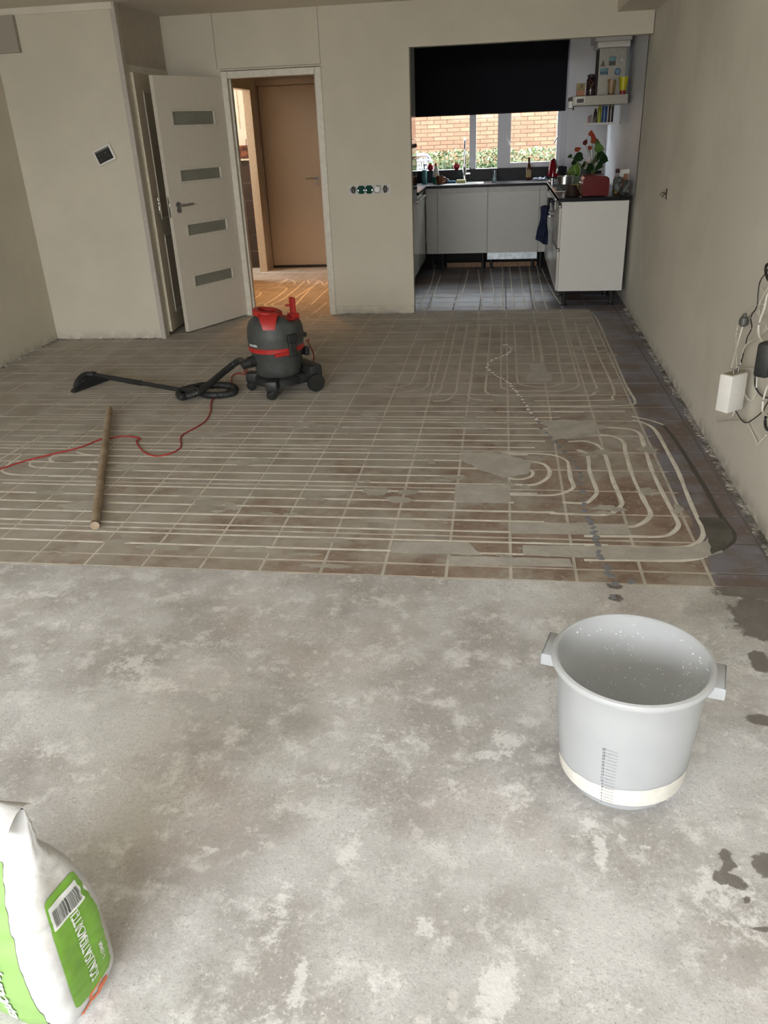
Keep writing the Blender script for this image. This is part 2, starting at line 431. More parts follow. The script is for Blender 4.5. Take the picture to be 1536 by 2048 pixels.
# straight runs across the room every 10 cm: (y, x_left, x_right)
runs = []
for k in range(1, 21):
    y = .005 + .1 * k + (.003 if k % 3 else -.002)
    xl = {1: -2.6, 2: -2.7, 3: -2.8, 4: -2.9, 5: -3.0, 6: -3.0, 7: -2.6, 8: -2.4, 9: -2.2, 10: -3.0}.get(k, -3.1 + .07 * (k % 4))
    xr = {1: .46, 2: .40, 3: .28, 4: .15, 5: .20, 6: .02, 7: .13, 8: -.02, 9: -.22, 10: -.12, 11: -.25, 12: .1, 13: .14, 14: .2, 15: .22, 16: .3, 17: .3, 18: .3, 19: .45, 20: .5}[k]
    runs.append((y, xl, xr))
for (y, xl, xr) in runs:
    ribbon([(xl, y + .004), ((xl + xr) / 2, y - .003), (xr, y + .002)], smooth=True, w=.017)
for k in range(21, 30):                         # fainter ones further back, left of centre
    y = .005 + .1 * k
    ribbon([(-3.2 + .05 * (k % 3), y), (-1.0 - .06 * (k - 20) , y + .003)], w=.012)
Z4 = dict(ox=1168, oy=840, s=4.389)
for pts in ([(-190, 722), (0, 730), (60, 700), (112, 640), (95, 570), (50, 450), (38, 340), (15, 290), (-60, 262)],
            [(-300, 818), (60, 832), (200, 830), (280, 795), (335, 735), (325, 690), (270, 570), (230, 450), (190, 320), (150, 245), (90, 205), (0, 185), (-140, 190)],
            [(-400, 905), (0, 918), (370, 938), (480, 920), (560, 870), (582, 810), (520, 690), (430, 500), (365, 280), (350, 200), (290, 155), (150, 130), (-200, 130)],
            [(0, 1018), (420, 1022), (650, 1025), (760, 1000), (828, 930), (800, 850), (700, 660), (600, 450), (520, 200), (490, 120), (400, 80), (200, 65)],
            [(0, 1105), (400, 1112), (700, 1120), (900, 1110), (1000, 1075), (1045, 1010), (1040, 940), (990, 850), (900, 640), (830, 460), (740, 290), (640, 110), (560, 40), (430, 0)],
            [(0, 1228), (400, 1232), (800, 1235), (950, 1225), (1080, 1195)]):
    ribbon(px_path(pts, **Z4), w=.021)
o = ribbon(px_path([(700, 50), (800, 175), (900, 330), (1050, 575), (1120, 700), (1200, 840), (1290, 960), (1318, 1030), (1290, 1090), (1200, 1150), (1100, 1195)], **Z4), w=.022, z=.0006, m=mat('dark_open_groove', (.07, .06, .05), .5), name='open_groove')
Z3 = dict(ox=868, oy=840, s=5.12)
for pts in ([(780, 765), (1100, 770), (1250, 765), (1380, 725), (1430, 680), (1400, 600), (1380, 480), (1360, 420), (1260, 370), (1100, 345), (700, 335)],
            [(780, 655), (960, 668), (1080, 645), (1170, 580), (1180, 510), (1120, 450), (1000, 425), (850, 410)],
            [(760, 595), (880, 608), (990, 580), (1010, 530), (930, 490), (830, 470)]):
    ribbon(px_path(pts, **Z3), w=.02)
ZA = dict(ox=768, oy=640, s=5.12)
for pts in ([(0, 680), (130, 690), (220, 670), (280, 640), (340, 500), (420, 250)],
            [(200, 740), (380, 710), (450, 670), (470, 600), (470, 540), (540, 300)],
            [(130, 780), (400, 780), (500, 765), (580, 720), (600, 640), (620, 580), (680, 350), (750, 30)],
            [(500, 830), (620, 825), (700, 785), (740, 730), (760, 600), (790, 400), (860, 30)],
            [(1120, 825), (960, 815), (870, 790), (885, 700), (910, 500), (955, 220), (985, 30)],
            [(1536, 780), (1150, 775), (1060, 745), (1040, 700), (1060, 500), (1080, 260), (1095, 30)],
            [(1536, 725), (1330, 725), (1240, 705), (1200, 670), (1200, 500), (1205, 200), (1210, 30)],
            [(1536, 685), (1420, 665), (1370, 630), (1360, 500), (1345, 200), (1330, 30)]):
    ribbon(px_path(pts, **ZA), w=.016)
ZB = dict(ox=1068, oy=640, s=5.12)
for pts in ([(0, 685), (150, 685), (250, 660), (300, 630), (260, 450), (230, 260), (180, 120), (150, 0)],
            [(0, 725), (300, 725), (430, 690), (460, 640), (420, 500), (380, 350), (320, 130), (290, 0)],
            [(0, 775), (530, 775), (620, 745), (645, 700), (590, 560), (530, 380), (460, 180), (420, 20)],
            [(0, 828), (740, 822), (800, 790), (822, 730), (760, 570), (680, 400), (600, 210), (540, 60)],
            [(0, 880), (600, 880), (980, 870), (1035, 830), (985, 740), (930, 640), (850, 450), (720, 160)],
            [(0, 935), (600, 935), (930, 935)], [(1000, 985), (1200, 1030), (1330, 1075)],
            [(0, 420), (-20, 200), (-40, 40)], [(100, 430), (60, 200), (20, 40)]):
    ribbon(px_path(pts, **ZB), w=.016)
Z5 = dict(ox=0, oy=780, s=3.84)
for pts in ([(700, 660), (400, 656), (120, 650), (30, 630), (20, 610), (80, 560), (180, 490)],
            [(740, 605), (400, 600), (260, 590), (230, 570), (260, 530)],
            [(760, 550), (480, 552), (400, 545), (385, 525), (420, 505)],
            [(800, 500), (660, 495), (590, 475)], [(-50, 560), (60, 500), (180, 430), (330, 350)]):
    ribbon(px_path(pts, **Z5), w=.016)
# kitchen floor grooves
ZK = dict(ox=800, oy=560, s=3.072)
for pts in ([(220, -110), (190, 30), (130, 140), (150, 185), (330, 190), (480, 195)], [(250, -30), (190, 150), (230, 180)],
            [(420, -60), (380, 80), (310, 160)], [(480, -60), (500, 90), (500, 190)], [(555, -80), (580, 120), (570, 150)],
            [(-20 + 560, -100), (625, -90), (630, 150), (665, 188)], [(670, -110), (690, 80), (700, 160), (715, 185)], [(730, -110), (755, 60), (768, 188)],
            [(790, -110), (815, 80), (830, 170), (850, 195)], [(840, -90), (880, 100), (905, 180)], [(870, -70), (930, 60), (1000, 170)],
            [(310, 160), (600, 165)], [(1180, 200), (1215, 250), (1260, 350)], [(90, 98), (400, 96), (560, 100)], [(210, 128), (480, 126)]):
    ribbon(px_path(pts, **ZK), w=.014)
ZH = dict(ox=480, oy=530, s=4.389)
for pts in ([(190, 68), (500, 66), (770, 62)], [(120, 100), (240, 92), (330, 85)], [(100, 180), (230, 175), (330, 160), (420, 120)],
            [(330, 180), (470, 170), (470, 140), (420, 130), (340, 175)], [(240, 210), (330, 195), (410, 205), (340, 270), (230, 340), (225, 360), (270, 375)],
            [(570, 140), (480, 220), (360, 310), (280, 345), (330, 362), (430, 345), (480, 290), (600, 210), (700, 150)],
            [(690, 140), (560, 270), (430, 420)], [(770, 150), (740, 180), (700, 140), (600, 130), (610, 165)], [(110, 245), (180, 240), (170, 265), (120, 300)],
            [(770, 210), (620, 350)], [(120, 360), (180, 335), (230, 340)], [(760, 330), (640, 430), (590, 450), (610, 475), (900, 490)], [(800, 445), (720, 440), (720, 465), (1000, 472)],
            [(550, 520), (900, 512), (1200, 505)], [(550, 560), (1150, 552)]):
    ribbon(px_path(pts, **ZH), w=.02, z=.0018)
# screed-filled tiles and patches
def flat(pts, m, z=.0016, name='screed_patch', ox=0, oy=0, s=1, label=None, amp=.006):
    P = px_path(pts, ox, oy, s); Q = []
    for a, b in zip(P, P[1:] + P[:1]):
        n = max(2, int((b - a).length / .03))
        for k in range(n):
            p = a + (b - a) * k / n; Q.append((p.x + amp * noise.noise(p * 25), p.y + amp * noise.noise(p * 25 + Vector((5, 5, 5))), z))
    mb = MB(); mb.poly(Q)
    f = mb.b.faces[:] ; 
    bmesh.ops.recalc_face_normals(mb.b, faces=f)
    if mb.b.faces[0].normal.z < 0: bmesh.ops.reverse_faces(mb.b, faces=mb.b.faces[:])
    bmesh.ops.triangulate(mb.b, faces=mb.b.faces[:])
    return mb.done(name, m, FLOOR, recalc=False, label=label)
flat([(912, 968), (1018, 970), (1018, 1007), (908, 1004)], M_SCREED, label='grey screed filling one whole tile')
flat([(1020, 1044), (1256, 1049), (1263, 1070), (1020, 1068)], M_SCREED)
flat([(787, 1083), (937, 1086), (963, 1111), (779, 1106)], M_SCREED)
flat([(1046, 1091), (1250, 1093), (1380, 1094), (1412, 1082), (1425, 1066), (1440, 1090), (1445, 1105), (1400, 1118), (1268, 1120), (1046, 1111)], M_SCREED)
flat([(895, 1112), (1140, 1118), (1146, 1135), (900, 1130)], M_SCREED)
flat([(800, 245), (880, 250), (895, 290), (935, 320), (930, 345), (800, 350), (770, 320), (800, 290)], M_SCREED, ox=768, oy=600 - 0, s=2.0 * 1.0, label='grey keyhole-shaped screed patch') if False else \
flat([(1060, 726), (1088, 728), (1094, 740), (1106, 753), (1102, 764), (1056, 764), (1050, 757), (1062, 745)], M_SCREED, label='grey keyhole-shaped screed patch')
flat([(920, 905), (1010, 905), (1060, 925), (1062, 945), (1010, 958), (975, 945), (940, 930), (925, 925)], M_SCREED, amp=.035)
flat([(1000, 860), (1215, 870), (1300, 975), (1305, 1050), (1250, 1125), (1120, 1185), (1080, 1010), (1040, 930)], M_WETMORTAR, ox=1168, oy=840, s=4.389, z=.0024, label='dark patch of wet mortar in the corner of the pipe loop')
flat([(1085, 842), (1140, 840), (1190, 845), (1215, 856), (1180, 868), (1110, 880), (1096, 866)], M_SCREED, amp=.04)

# thin cement smears left on the tiles
mb = MB(); random.seed(31)
spots = [(1000, 850, .16, .05), (940, 840, .12, .05), (500, 922, .14, .05), (780, 985, .09, .05), (800, 1000, .10, .04), (620, 850, .12, .07), (200, 1010, .13, .05), (60, 1015, .10, .03), (130, 985, .14, .05), (430, 1005, .10, .03), (560, 1100, .14, .03), (340, 1095, .10, .03), (660, 1080, .08, .03), (270, 930, .16, .06), (720, 830, .12, .06), (880, 960, .08, .03),
         (1190, 905, .06, .05), (1280, 985, .07, .04), (1240, 1015, .08, .03), (1130, 870, .14, .06), (1290, 900, .05, .06), (1360, 1010, .05, .06), (1100, 1100, .12, .02), (850, 1100, .10, .02), (650, 1130, .14, .02), (1200, 700, .10, .10), (1040, 640, .2, .12), (900, 640, .2, .1), (300, 830, .25, .10), (150, 860, .2, .1), (420, 870, .2, .06)]
for k in range(46): spots.append((random.uniform(0, 1200), random.uniform(700, 1115), random.uniform(.03, .09), random.uniform(.012, .035)))
for (x, y, rx, ry) in spots:
    p = at_z(x, y)
    for q in range(3):
        c = p + Vector((random.gauss(0, rx * .5), random.gauss(0, ry * .5), 0)); s_ = random.uniform(.35, .8); z = .0011 + random.random() * .0004; V_ = []
        for k in range(22):
            a = 2 * math.pi * k / 22; w_ = 1 + .75 * noise.noise(Vector((math.cos(a) * 2.2 + c.x * 31, math.sin(a) * 2.2 + c.y * 17, q * 3.0)))
            V_.append(mb.b.verts.new((c.x + rx * s_ * w_ * math.cos(a), c.y + ry * s_ * w_ * math.sin(a), z)))
        vc_ = mb.b.verts.new((c.x, c.y, z))
        for k in range(22): mb.b.faces.new((vc_, V_[k], V_[(k + 1) % 22]))
mb.b.normal_update(); bmesh.ops.reverse_faces(mb.b, faces=[f for f in mb.b.faces if f.normal.z < 0])
mb.done('cement_smears', patch_mat('cement_smear', (.38, .355, .30), (.48, .455, .40)), FLOOR, kind='stuff', recalc=False)

# bare concrete in the foreground: fine grid with splashes of plaster and damp spots as attributes
def conc():
    x0, x1, y0, y1, st = -2.7, 1.25, YR, -.098, .018
    blobs = []
    for (px, py, rx, ry, a) in ((1000, 1960, .045, .05, 1), (985, 1990, .035, .06, 1), (1010, 1480, .05, .04, .9), (985, 1510, .06, .02, .9), (900, 1580, .05, .05, .55), (1030, 1590, .05, .09, .6),
            (550, 1850, .03, .10, .6), (560, 1790, .04, .05, .6), (700, 1700, .035, .07, .8), (690, 1400, .07, .05, .6), (640, 1560, .05, .03, .6), (330, 1620, .035, .02, .8), (270, 1330, .10, .08, .7), (310, 1370, .13, .05, .7),
            (100, 1500, .09, .05, .6), (180, 1560, .12, .10, .45), (500, 1660, .02, .015, .8), (420, 1700, .035, .015, .8), (850, 1850, .03, .03, .7), (760, 1480, .12, .08, .5), (850, 1300, .15, .06, .35), (1200, 1700, .02, .06, .9),
            (1185, 1650, .035, .04, .7), (1440, 1780, .08, .09, .7), (1500, 1850, .09, .07, .6), (1290, 1690, .03, .03, .6), (860, 1860, .02, .02, .8), (600, 1950, .015, .05, .8), (590, 1995, .03, .02, .7),
            (60, 1190, .25, .06, .6), (130, 1250, .2, .05, .5), (300, 1200, .2, .05, .4), (560, 1180, .12, .04, .4), (920, 1160, .2, .03, .4), (430, 1290, .08, .03, .5), (500, 1340, .03, .02, .7),
            (1320, 1590, .10, .05, .4), (1400, 1270, .12, .10, .45), (1480, 1480, .08, .08, .45), (145, 1695, .012, .01, .9), (230, 1800, .012, .01, .8), (1100, 1930, .06, .05, .4), (1230, 2010, .1, .05, .4), (700, 1850, .06, .04, .4), (780, 1960, .08, .05, .5), (560, 2030, .12, .05, .5)):
        p = at_z(px, py); blobs.append((p.x, p.y, rx, ry, a))
    damps = []
    for (px, py, rx, ry) in ((1452, 1712, .014, .016), (1458, 1728, .012, .012), (1448, 1755, .02, .014), (1478, 1768, .014, .012), (1465, 1762, .014, .012), (1490, 1795, .008, .006), (1490, 1822, .008, .006),
            (1505, 1856, .008, .006), (1527, 1858, .008, .006), (1530, 1730, .02, .03), (1520, 1440, .03, .02), (1515, 1310, .02, .02), (1530, 1330, .03, .03), (1520, 1180, .12, .05), (1533, 1240, .09, .10), (1232, 1195, .02, .02), (1228, 1170, .02, .02), (1240, 1258, .0, .0)):
        p = at_z(px, py); damps.append((p.x, p.y, rx * 1.3 + 1e-4, ry * 1.3 + 1e-4))
    nx, ny = int((x1 - x0) / st), int((y1 - y0) / st)
    V, Fc, S, D = [], [], [], []
    for j in range(ny + 1):
        y = y0 + (y1 - y0) * j / ny
        for i in range(nx + 1):
            x = x0 + (x1 - x0) * i / nx
            V.append((x, y, .0015 * noise.noise(Vector((x * 3, y * 3, 0))) - .001))
            s = 0
            for (bx, by, rx, ry, a) in blobs:
                dx, dy = (x - bx) / rx, (y - by) / ry; q = dx * dx + dy * dy
                if q < 5: s = max(s, a * math.exp(-q * .7))
            S.append(s); d = 0
            for (bx, by, rx, ry) in damps:
                dx, dy = (x - bx) / rx, (y - by) / ry; q = dx * dx + dy * dy
                if q < 5: d = max(d, math.exp(-q * .6))
            D.append(d)
    for j in range(ny):
        for i in range(nx):
            a = j * (nx + 1) + i; Fc.append((a, a + 1, a + nx + 2, a + nx + 1))
    me = bpy.data.meshes.new('concrete_screed'); me.from_pydata(V, [], Fc); me.materials.append(M_CONC)
    for nm, dat in (('splash', S), ('damp', D)):
        at = me.attributes.new(nm, 'FLOAT', 'POINT'); at.data.foreach_set('value', dat)
    o = bpy.data.objects.new('floor_concrete', me); link(o, None, kind='structure')
    mb = MB(); mb.box(-4.1, -2.7, YR, -.098, -.1, -.001); mb.box(-2.7, 1.3, YR, -.105, -.1, -.006); mb.done('concrete_base', M_CONC, o)
conc()

# wet trail over the tiles
M_WATER = NT('water_drop').out((.27, .28, .31), .2)
tr = [(1009, 690), (1013, 690), (1022, 698), (1021, 705), (1012, 710), (1000, 715), (985, 720), (977, 727), (975, 735), (980, 742), (990, 750), (1002, 756), (1012, 762), (1020, 768), (1026, 778), (1034, 784), (1042, 794), (1050, 806), (1056, 818),
      (1066, 834), (1076, 844), (1084, 856), (1092, 866), (1100, 874), (1108, 884), (1118, 894), (1128, 902), (1140, 915), (1148, 925), (1155, 935), (1160, 945), (1162, 957), (1163, 970), (1164, 985), (1166, 1000), (1167, 1009), (1172, 1022), (1175, 1035),
      (1180, 1045), (1186, 1058), (1188, 1066), (1192, 1078), (1195, 1090), (1196, 1100), (1198, 1110), (1204, 1120), (1212, 1135), (1218, 1148), (1228, 1168), (1262, 1165), (1229, 1195)]
mb = MB(); random.seed(8)
for i, (x, y) in enumerate(tr):
    if i < 19: continue
    p = at_z(x, y); dsc = min(1, max(.45, (p - CAM).length and 1.0))
    for k in range(2):
        r = random.uniform(.009, .017) if i > 18 else random.uniform(.008, .014)
        mb.ell((p.x + random.uniform(-.008, .008), p.y + random.uniform(-.02, .02), .0012), r, r * random.uniform(.7, 1.2), .0011, 8)
mb.done('water_trail', M_WATER, smooth=True, kind='stuff', label='winding trail of grey wet spots running down to the concrete')
mb = MB()  # far wet drips painted white for the window light they reflect
for i, (x, y) in enumerate(tr[:20]):
    nx_, ny_ = tr[i + 1]
    for k in range(2):
        p = at_z(x + (nx_ - x) * k / 2, y + (ny_ - y) * k / 2); r = random.uniform(.008, .016)
        mb.ell((p.x + random.uniform(-.005, .005), p.y + random.uniform(-.01, .01), .0015), r, r * random.uniform(.6, 1.6), .0018, 8)
mb.done('glint_drips', mat('white_glint_paint', (.86, .84, .80), .4), smooth=True, kind='stuff', label='winding line of wet drips painted with white window glints at the far end of the trail')

# ------------------------------------------------------------------ more materials
def pl(name, c, r=.5, **k): return mat(name, c, r, **k)
M_BLK = pl('black_plastic', (.022, .023, .022), .5, scale=60, var=.15)
M_CHAR = pl('dusty_charcoal_plastic', (.066, .070, .066), .55, scale=14, var=.18)
M_RED = pl('red_plastic', (.42, .022, .018), .4)
M_STEEL = pl('brushed_steel', (.62, .62, .60), .28, metal=1, scale=90)
M_CHROME = pl('chrome', (.8, .8, .8), .08, metal=1)
M_DKST = pl('dull_steel', (.30, .29, .27), .35, metal=.8)
M_WHITE = pl('white_plastic', (.74, .72, .67), .4, var=.02)
M_GLOSSW = pl('gloss_white_front', (.62, .62, .57), .12, var=.01)
M_FRONT = pl('satin_white_front', (.56, .55, .50), .3, var=.02)
M_TOP = pl('black_worktop', (.010, .010, .012), .3, var=.1, **{'Specular_IOR_Level': .12})
M_GLASSBLK = pl('black_glass', (.012, .012, .014), .05)
M_WOODL = pl('raw_batten_wood', (.34, .20, .11), .7, scale=40, var=.2)
def glass_mat(name, tint=(.95, .97, .97), refl=.08):
    t = NT(name); tr = t.node('ShaderNodeBsdfTransparent', {0: (*tint, 1)}); gl = t.node('ShaderNodeBsdfGlossy', {'Roughness': .02})
    lw = t.node('ShaderNodeLayerWeight', {'Blend': .25})
    f = t.math('MULTIPLY', lw.outputs['Fresnel'], refl)
    mx = t.node('ShaderNodeMixShader', {0: f}); t.t.links.new(tr.outputs[0], mx.inputs[1]); t.t.links.new(gl.outputs[0], mx.inputs[2])
    t.t.links.new(mx.outputs[0], t.n['Material Output'].inputs[0]); return t.m
M_PANE = glass_mat('window_pane', refl=.25)
M_CLEAR = glass_mat('clear_glass', (.93, .96, .97), 2.6)

def fmap(p0, p1, px0):  # helper left for quads on vertical planes
    pass

def tex(string, size=1.0, bold=0.0, shear=0, align='LEFT'):
    """flat text outline -> (verts 2D, faces)"""
    cu = bpy.data.curves.new('t', 'FONT'); cu.body = string; cu.size = size; cu.offset = bold; cu.shear = shear; cu.align_x = align
    cu.resolution_u = 3
    o = bpy.data.objects.new('t', cu); COL.objects.link(o); dg = bpy.context.evaluated_depsgraph_get(); dg.update()
    me = bpy.data.meshes.new_from_object(o.evaluated_get(dg))
    V = [tuple(v.co) for v in me.vertices]; Fc = [tuple(p.vertices) for p in me.polygons]
    bpy.data.objects.remove(o); bpy.data.curves.remove(cu); bpy.data.meshes.remove(me)
    return V, Fc
def text_obj(name, string, size, fn, m, parent, bold=0, shear=0, align='LEFT', label=None):
    V, Fc = tex(string, size, bold, shear, align)
    me = bpy.data.meshes.new(name); me.from_pydata([tuple(fn(x, y)) for x, y, _ in V], [], Fc); me.materials.append(m)
    return link(bpy.data.objects.new(name, me), parent, label)

# ------------------------------------------------------------------ doors of the back wall
fr = MB()
FY0, FY1 = YB - .012, YB + .085
fr.box(DX0, DX0 + .055, FY0, FY1, 0, 2.07, bev=.004); fr.box(DX1 - .055, DX1, FY0, FY1, 0, 2.07, bev=.004); fr.box(DX0 + .055, DX1 - .055, FY0, FY1, 2.015, 2.07, bev=.004)
fr.box(DX0 + .055, DX0 + .070, FY0 + .05, FY1, 0, 2.015); fr.box(DX1 - .07, DX1 - .055, FY0 + .05, FY1, 0, 2.015)
FRAME = fr.done('door_1', M_TRIM, kind='structure', label='off-white frame of the open doorway to the lit hall')
# open leaf, hinged at the left jamb, swung into the room
hin = Vector((DX0 + .006, 4.752, 0)); tip = Vector((-2.80, 4.035, 0)); dv = (tip - hin); LW = dv.length; ang = math.atan2(dv.y, dv.x)
leaf = empty('panel_door', (hin.x, hin.y, .012), ang, 'open off-white door with four frosted glass slots and a lever handle', 'door')
slots = []
for (tl, br) in (((341, 222), (429, 248)), ((360, 334), (442, 362)), ((375, 437), (455, 472)), ((390, 537), (467, 572))): slots.append((tl, br))
LH = 2.015
zs = []
inv = leaf.matrix_basis.inverted() if False else (Matrix.Translation((hin.x, hin.y, .012)) @ Matrix.Rotation(ang, 4, 'Z')).inverted()
nrm = Vector((-dv.y, dv.x, 0)).normalized()     # leaf normal; the face the camera sees
def on_leaf(px, py):
    d = _ray(px, py); n = nrm; t = (hin - CAM).dot(n) / d.dot(n); return inv @ (CAM + d * t)
side = 1 if (CAM - hin).dot(nrm) > 0 else -1
th = .04
def ly(o): return side * o                       # offset in front of the leaf plane
S = []
for (tl, tr, br, bl) in (((341, 223), (427, 222), (429, 248), (344, 250)), ((361, 341), (440, 334), (442, 354), (364, 364)), ((375, 451), (454, 437), (457, 457), (378, 472)), ((390, 552), (465, 535), (467, 554), (393, 573))):
    P = [on_leaf(*q) for q in (tl, tr, br, bl)]
    S.append((min(p.x for p in P) + .004, max(p.x for p in P) - .004, (P[2].z + P[3].z) / 2, (P[0].z + P[1].z) / 2))
x0s = sum(s[0] for s in S) / 4; x1s = sum(s[1] for s in S) / 4
mb = MB(); zcur = 0
ya, yb_ = sorted((0, -side * th))
for (a, b, z0, z1) in sorted(S, key=lambda s: s[2]):
    mb.box(0, LW, ya, yb_, zcur, z0); mb.box(0, x0s, ya, yb_, z0, z1); mb.box(x1s, LW, ya, yb_, z0, z1); zcur = z1
mb.box(0, LW, ya, yb_, zcur, LH)
mb.done('leaf', M_DOOR, leaf)
M_FROST = pl('frosted_glass', (.24, .235, .19), .22, scale=5)
for (a, b, z0, z1) in S:
    yy = sorted((-side * .014, -side * .022)); MB().box(x0s, x1s, yy[0], yy[1], z0, z1).done('frosted_pane', M_FROST, leaf)
    mb = MB(); w = .022
    for (q0, q1, r0, r1) in ((x0s - w, x1s + w, z1, z1 + w), (x0s - w, x1s + w, z0 - w, z0), (x0s - w, x0s, z0, z1), (x1s, x1s + w, z0, z1)):
        yy = sorted((0, side * .004)); mb.box(q0, q1, yy[0], yy[1], r0, r1, bev=.0015)
    mb.done('slot_frame', M_TRIM, leaf)
hp = on_leaf(356, 411)
h = MB()
h.cyl(.024, (hp.x, side * .001, hp.z + .004), (hp.x, side * .012, hp.z + .004), 20)
h.cyl(.022, (hp.x, side * .001, hp.z - .038), (hp.x, side * .010, hp.z - .038), 18)
h.cyl(.010, (hp.x, side * .01, hp.z), (hp.x, side * .05, hp.z), 12)
h.tube([(hp.x, side * .05, hp.z), (hp.x - .05, side * .052, hp.z), (hp.x - .13, side * .05, hp.z + .004)], .009, 10)
h.done('lever_handle', M_DKST, leaf, smooth=True)
m2 = MB(); m2.box(LW, LW + .0015, *sorted((-side * .012, -side * .030)), hp.z - .09, hp.z + .07); m2.box(LW, LW + .007, *sorted((-side * .015, -side * .027)), hp.z - .004, hp.z + .02, bev=.001); m2.done('lock_plate', M_STEEL, leaf)
# cupboard door in the reveal of the block, a little ajar
cp = empty('cupboard_door', (-2.975, 4.70, .03), 0, 'narrow off-white panelled cupboard door ajar behind the open door', 'door')
A = Vector((-2.975, 4.70, 0)); B = Vector((-2.925, 3.965, 0)); cd_ = (B - A); CW = cd_.length; cp.rotation_euler = (0, 0, math.atan2(cd_.y, cd_.x))
mb = MB(); mb.box(0, CW, -.035, 0, 0, 2.02, bev=.002); mb.done('leaf', M_DOORB, cp)
mb = MB()
for (z0, z1) in ((.14, .80), (.92, 1.90)):
    for q in ((.10, CW - .16, z0, z0 + .018), (.10, CW - .16, z1 - .018, z1), (.10, .118, z0, z1), (CW - .178, CW - .16, z0, z1)): mb.box(q[0], q[1], 0, .009, q[2], q[3], bev=.003)
mb.done('moulding', M_TRIM, cp)
MB().box(CW, CW + .003, -.034, -.001, 0.004, 2.016).done('edge_strip', mat('pale_door_edge', (.72, .66, .50), .4), cp)  # edge strip is paler than the door leaf
mb = MB(); mb.tube([(CW - .05, .004, .97), (CW - .05, .028, .975), (CW - .05, .03, 1.04), (CW - .05, .028, 1.105), (CW - .05, .004, 1.11)], .0055, 8); mb.done('bow_handle', M_CHROME, cp, smooth=True)
MB().box(-3.0, -2.945, 3.93, 3.945, 0, 2.1, bev=.002).done('door_2', M_TRIM, kind='structure', label='cupboard door frame')
MB().box(-3.02, -2.95, 3.93, 4.765, 2.05, 2.1).done('trim_9', M_TRIM, kind='structure')

# hall: toilet doorway frame, far hall door
mb = MB(); mb.box(HXL - .085, HXL + .012, 6.68, 6.76, 0, 2.12, bev=.004); mb.box(HXL - .085, HXL + .012, 7.40, 7.52, 0, 2.12, bev=.004); mb.box(HXL - .085, HXL + .012, 6.76, 7.40, 2.04, 2.12)
mb.done('door_3', mat('hall_door_frame_paint', (.64, .53, .38), .45), kind='structure', label='frame of the toilet doorway in the hall')
hd = empty('hall_door', (-2.99, 7.665, .03), 0, 'plain flush door at the far end of the hall with lever handle', 'door')
MB().box(0.02, .83, 0, .04, 0, 2.05, bev=.003).done('leaf', mat('hall_door_paint', (.42, .32, .215), .6, var=.02), hd)
hh = at_y(634, 356, 7.66) - Vector((-2.99, 7.665, .03))
mb = MB(); mb.cyl(.024, (hh.x, -.002, hh.z), (hh.x, -.012, hh.z), 18); mb.cyl(.02, (hh.x, -.002, hh.z - .065), (hh.x, -.01, hh.z - .065), 16); mb.cyl(.008, (hh.x, -.01, hh.z), (hh.x, -.05, hh.z), 10); mb.tube([(hh.x, -.05, hh.z), (hh.x - .06, -.052, hh.z), (hh.x - .13, -.05, hh.z - .003)], .009, 8)
mb.done('lever_handle', M_DKST, hd, smooth=True)
mb = MB(); mb.box(-3.0, -2.975, 7.64, 7.72, 0, 2.1); mb.box(-2.16, -2.10, 7.64, 7.72, 0, 2.14); mb.box(-3.0, -2.10, 7.64, 7.72, 2.085, 2.15)
mb.done('door_4', mat('hall_door_frame_dark', (.42, .33, .24), .5), kind='structure', label='frame round the far hall door')
MB().box(-2.98, -2.16, 7.655, 7.66, 0, .028).done('threshold', M_GAP, kind='structure')
# toilet room behind the frame: dark tiles up to a ledge
TY = 7.70
TW = empty('tiled_half_wall', (-4.3, TY, 0), 0, 'half-height wall of dark brown tiles with pale joints seen through the toilet doorway', 'tiled wall')
zl = at_y(490, 321, TY - .03).z
MB().box(0, 1.20, .004, .018, 0, zl).done('backing', mat('pale_joint', (.42, .36, .30), .8), TW)
M_DT = mat('dark_wall_tile', (.045, .028, .02), .3)
rh = (zl - .055) / 6
for r in range(7):
    for c in range(4):
        z = .004 + r * rh; z2 = min(z + rh - .006, zl - .004)
        MB().box(c * .30 + .002, c * .30 + .296, -.006, .005, z, z2, bev=.001).done('wall_tile', M_DT, TW)
MB().box(0, 1.2, -.05, .018, zl, zl + .02, bev=.002).done('ledge', M_TRIM, TW)
pc = at_y(491, 318, TY - .03)
cu = empty('picture_card', (pc.x, TY - .025, zl + .02), R(8), 'small colourful picture card standing on the toilet ledge', 'card')
MB().box(-.07, .06, -.004, .004, 0, .15).done('card', mat('card_print', (.30, .10, .05), .5, scale=18, var=.5), cu)
mb = MB(); mb.cyl(.005, (.02, .01, .1), (.03, .01, .22), 6); mb.cyl(.005, (.035, .01, .1), (.05, .01, .21), 6); mb.done('stick', mat('dark_stick', (.12, .05, .03), .6), cu)
# door bar hardware leaning inside (open toilet door edge)
td = empty('toilet_door_bar', (-3.40, 7.0, 0), 0, 'pale bolt bar on the inside of the toilet window', 'bar')
a = at_y(472, 165, 7.60); b = at_y(480, 258, 7.60)
td.location = b
mb = MB(); mb.cyl(.012, (0, 0, 0), (0, 0, (a.z - b.z) * .45), 10); mb.cyl(.014, (0, 0, (a.z - b.z) * .5), (0, 0, (a.z - b.z)), 10); mb.cyl(.02, (0, 0, (a.z - b.z) * .45), (0, 0, (a.z - b.z) * .5), 10)
mb.done('bar', mat('bar_paint', (.7, .62, .5), .4), td, smooth=True)

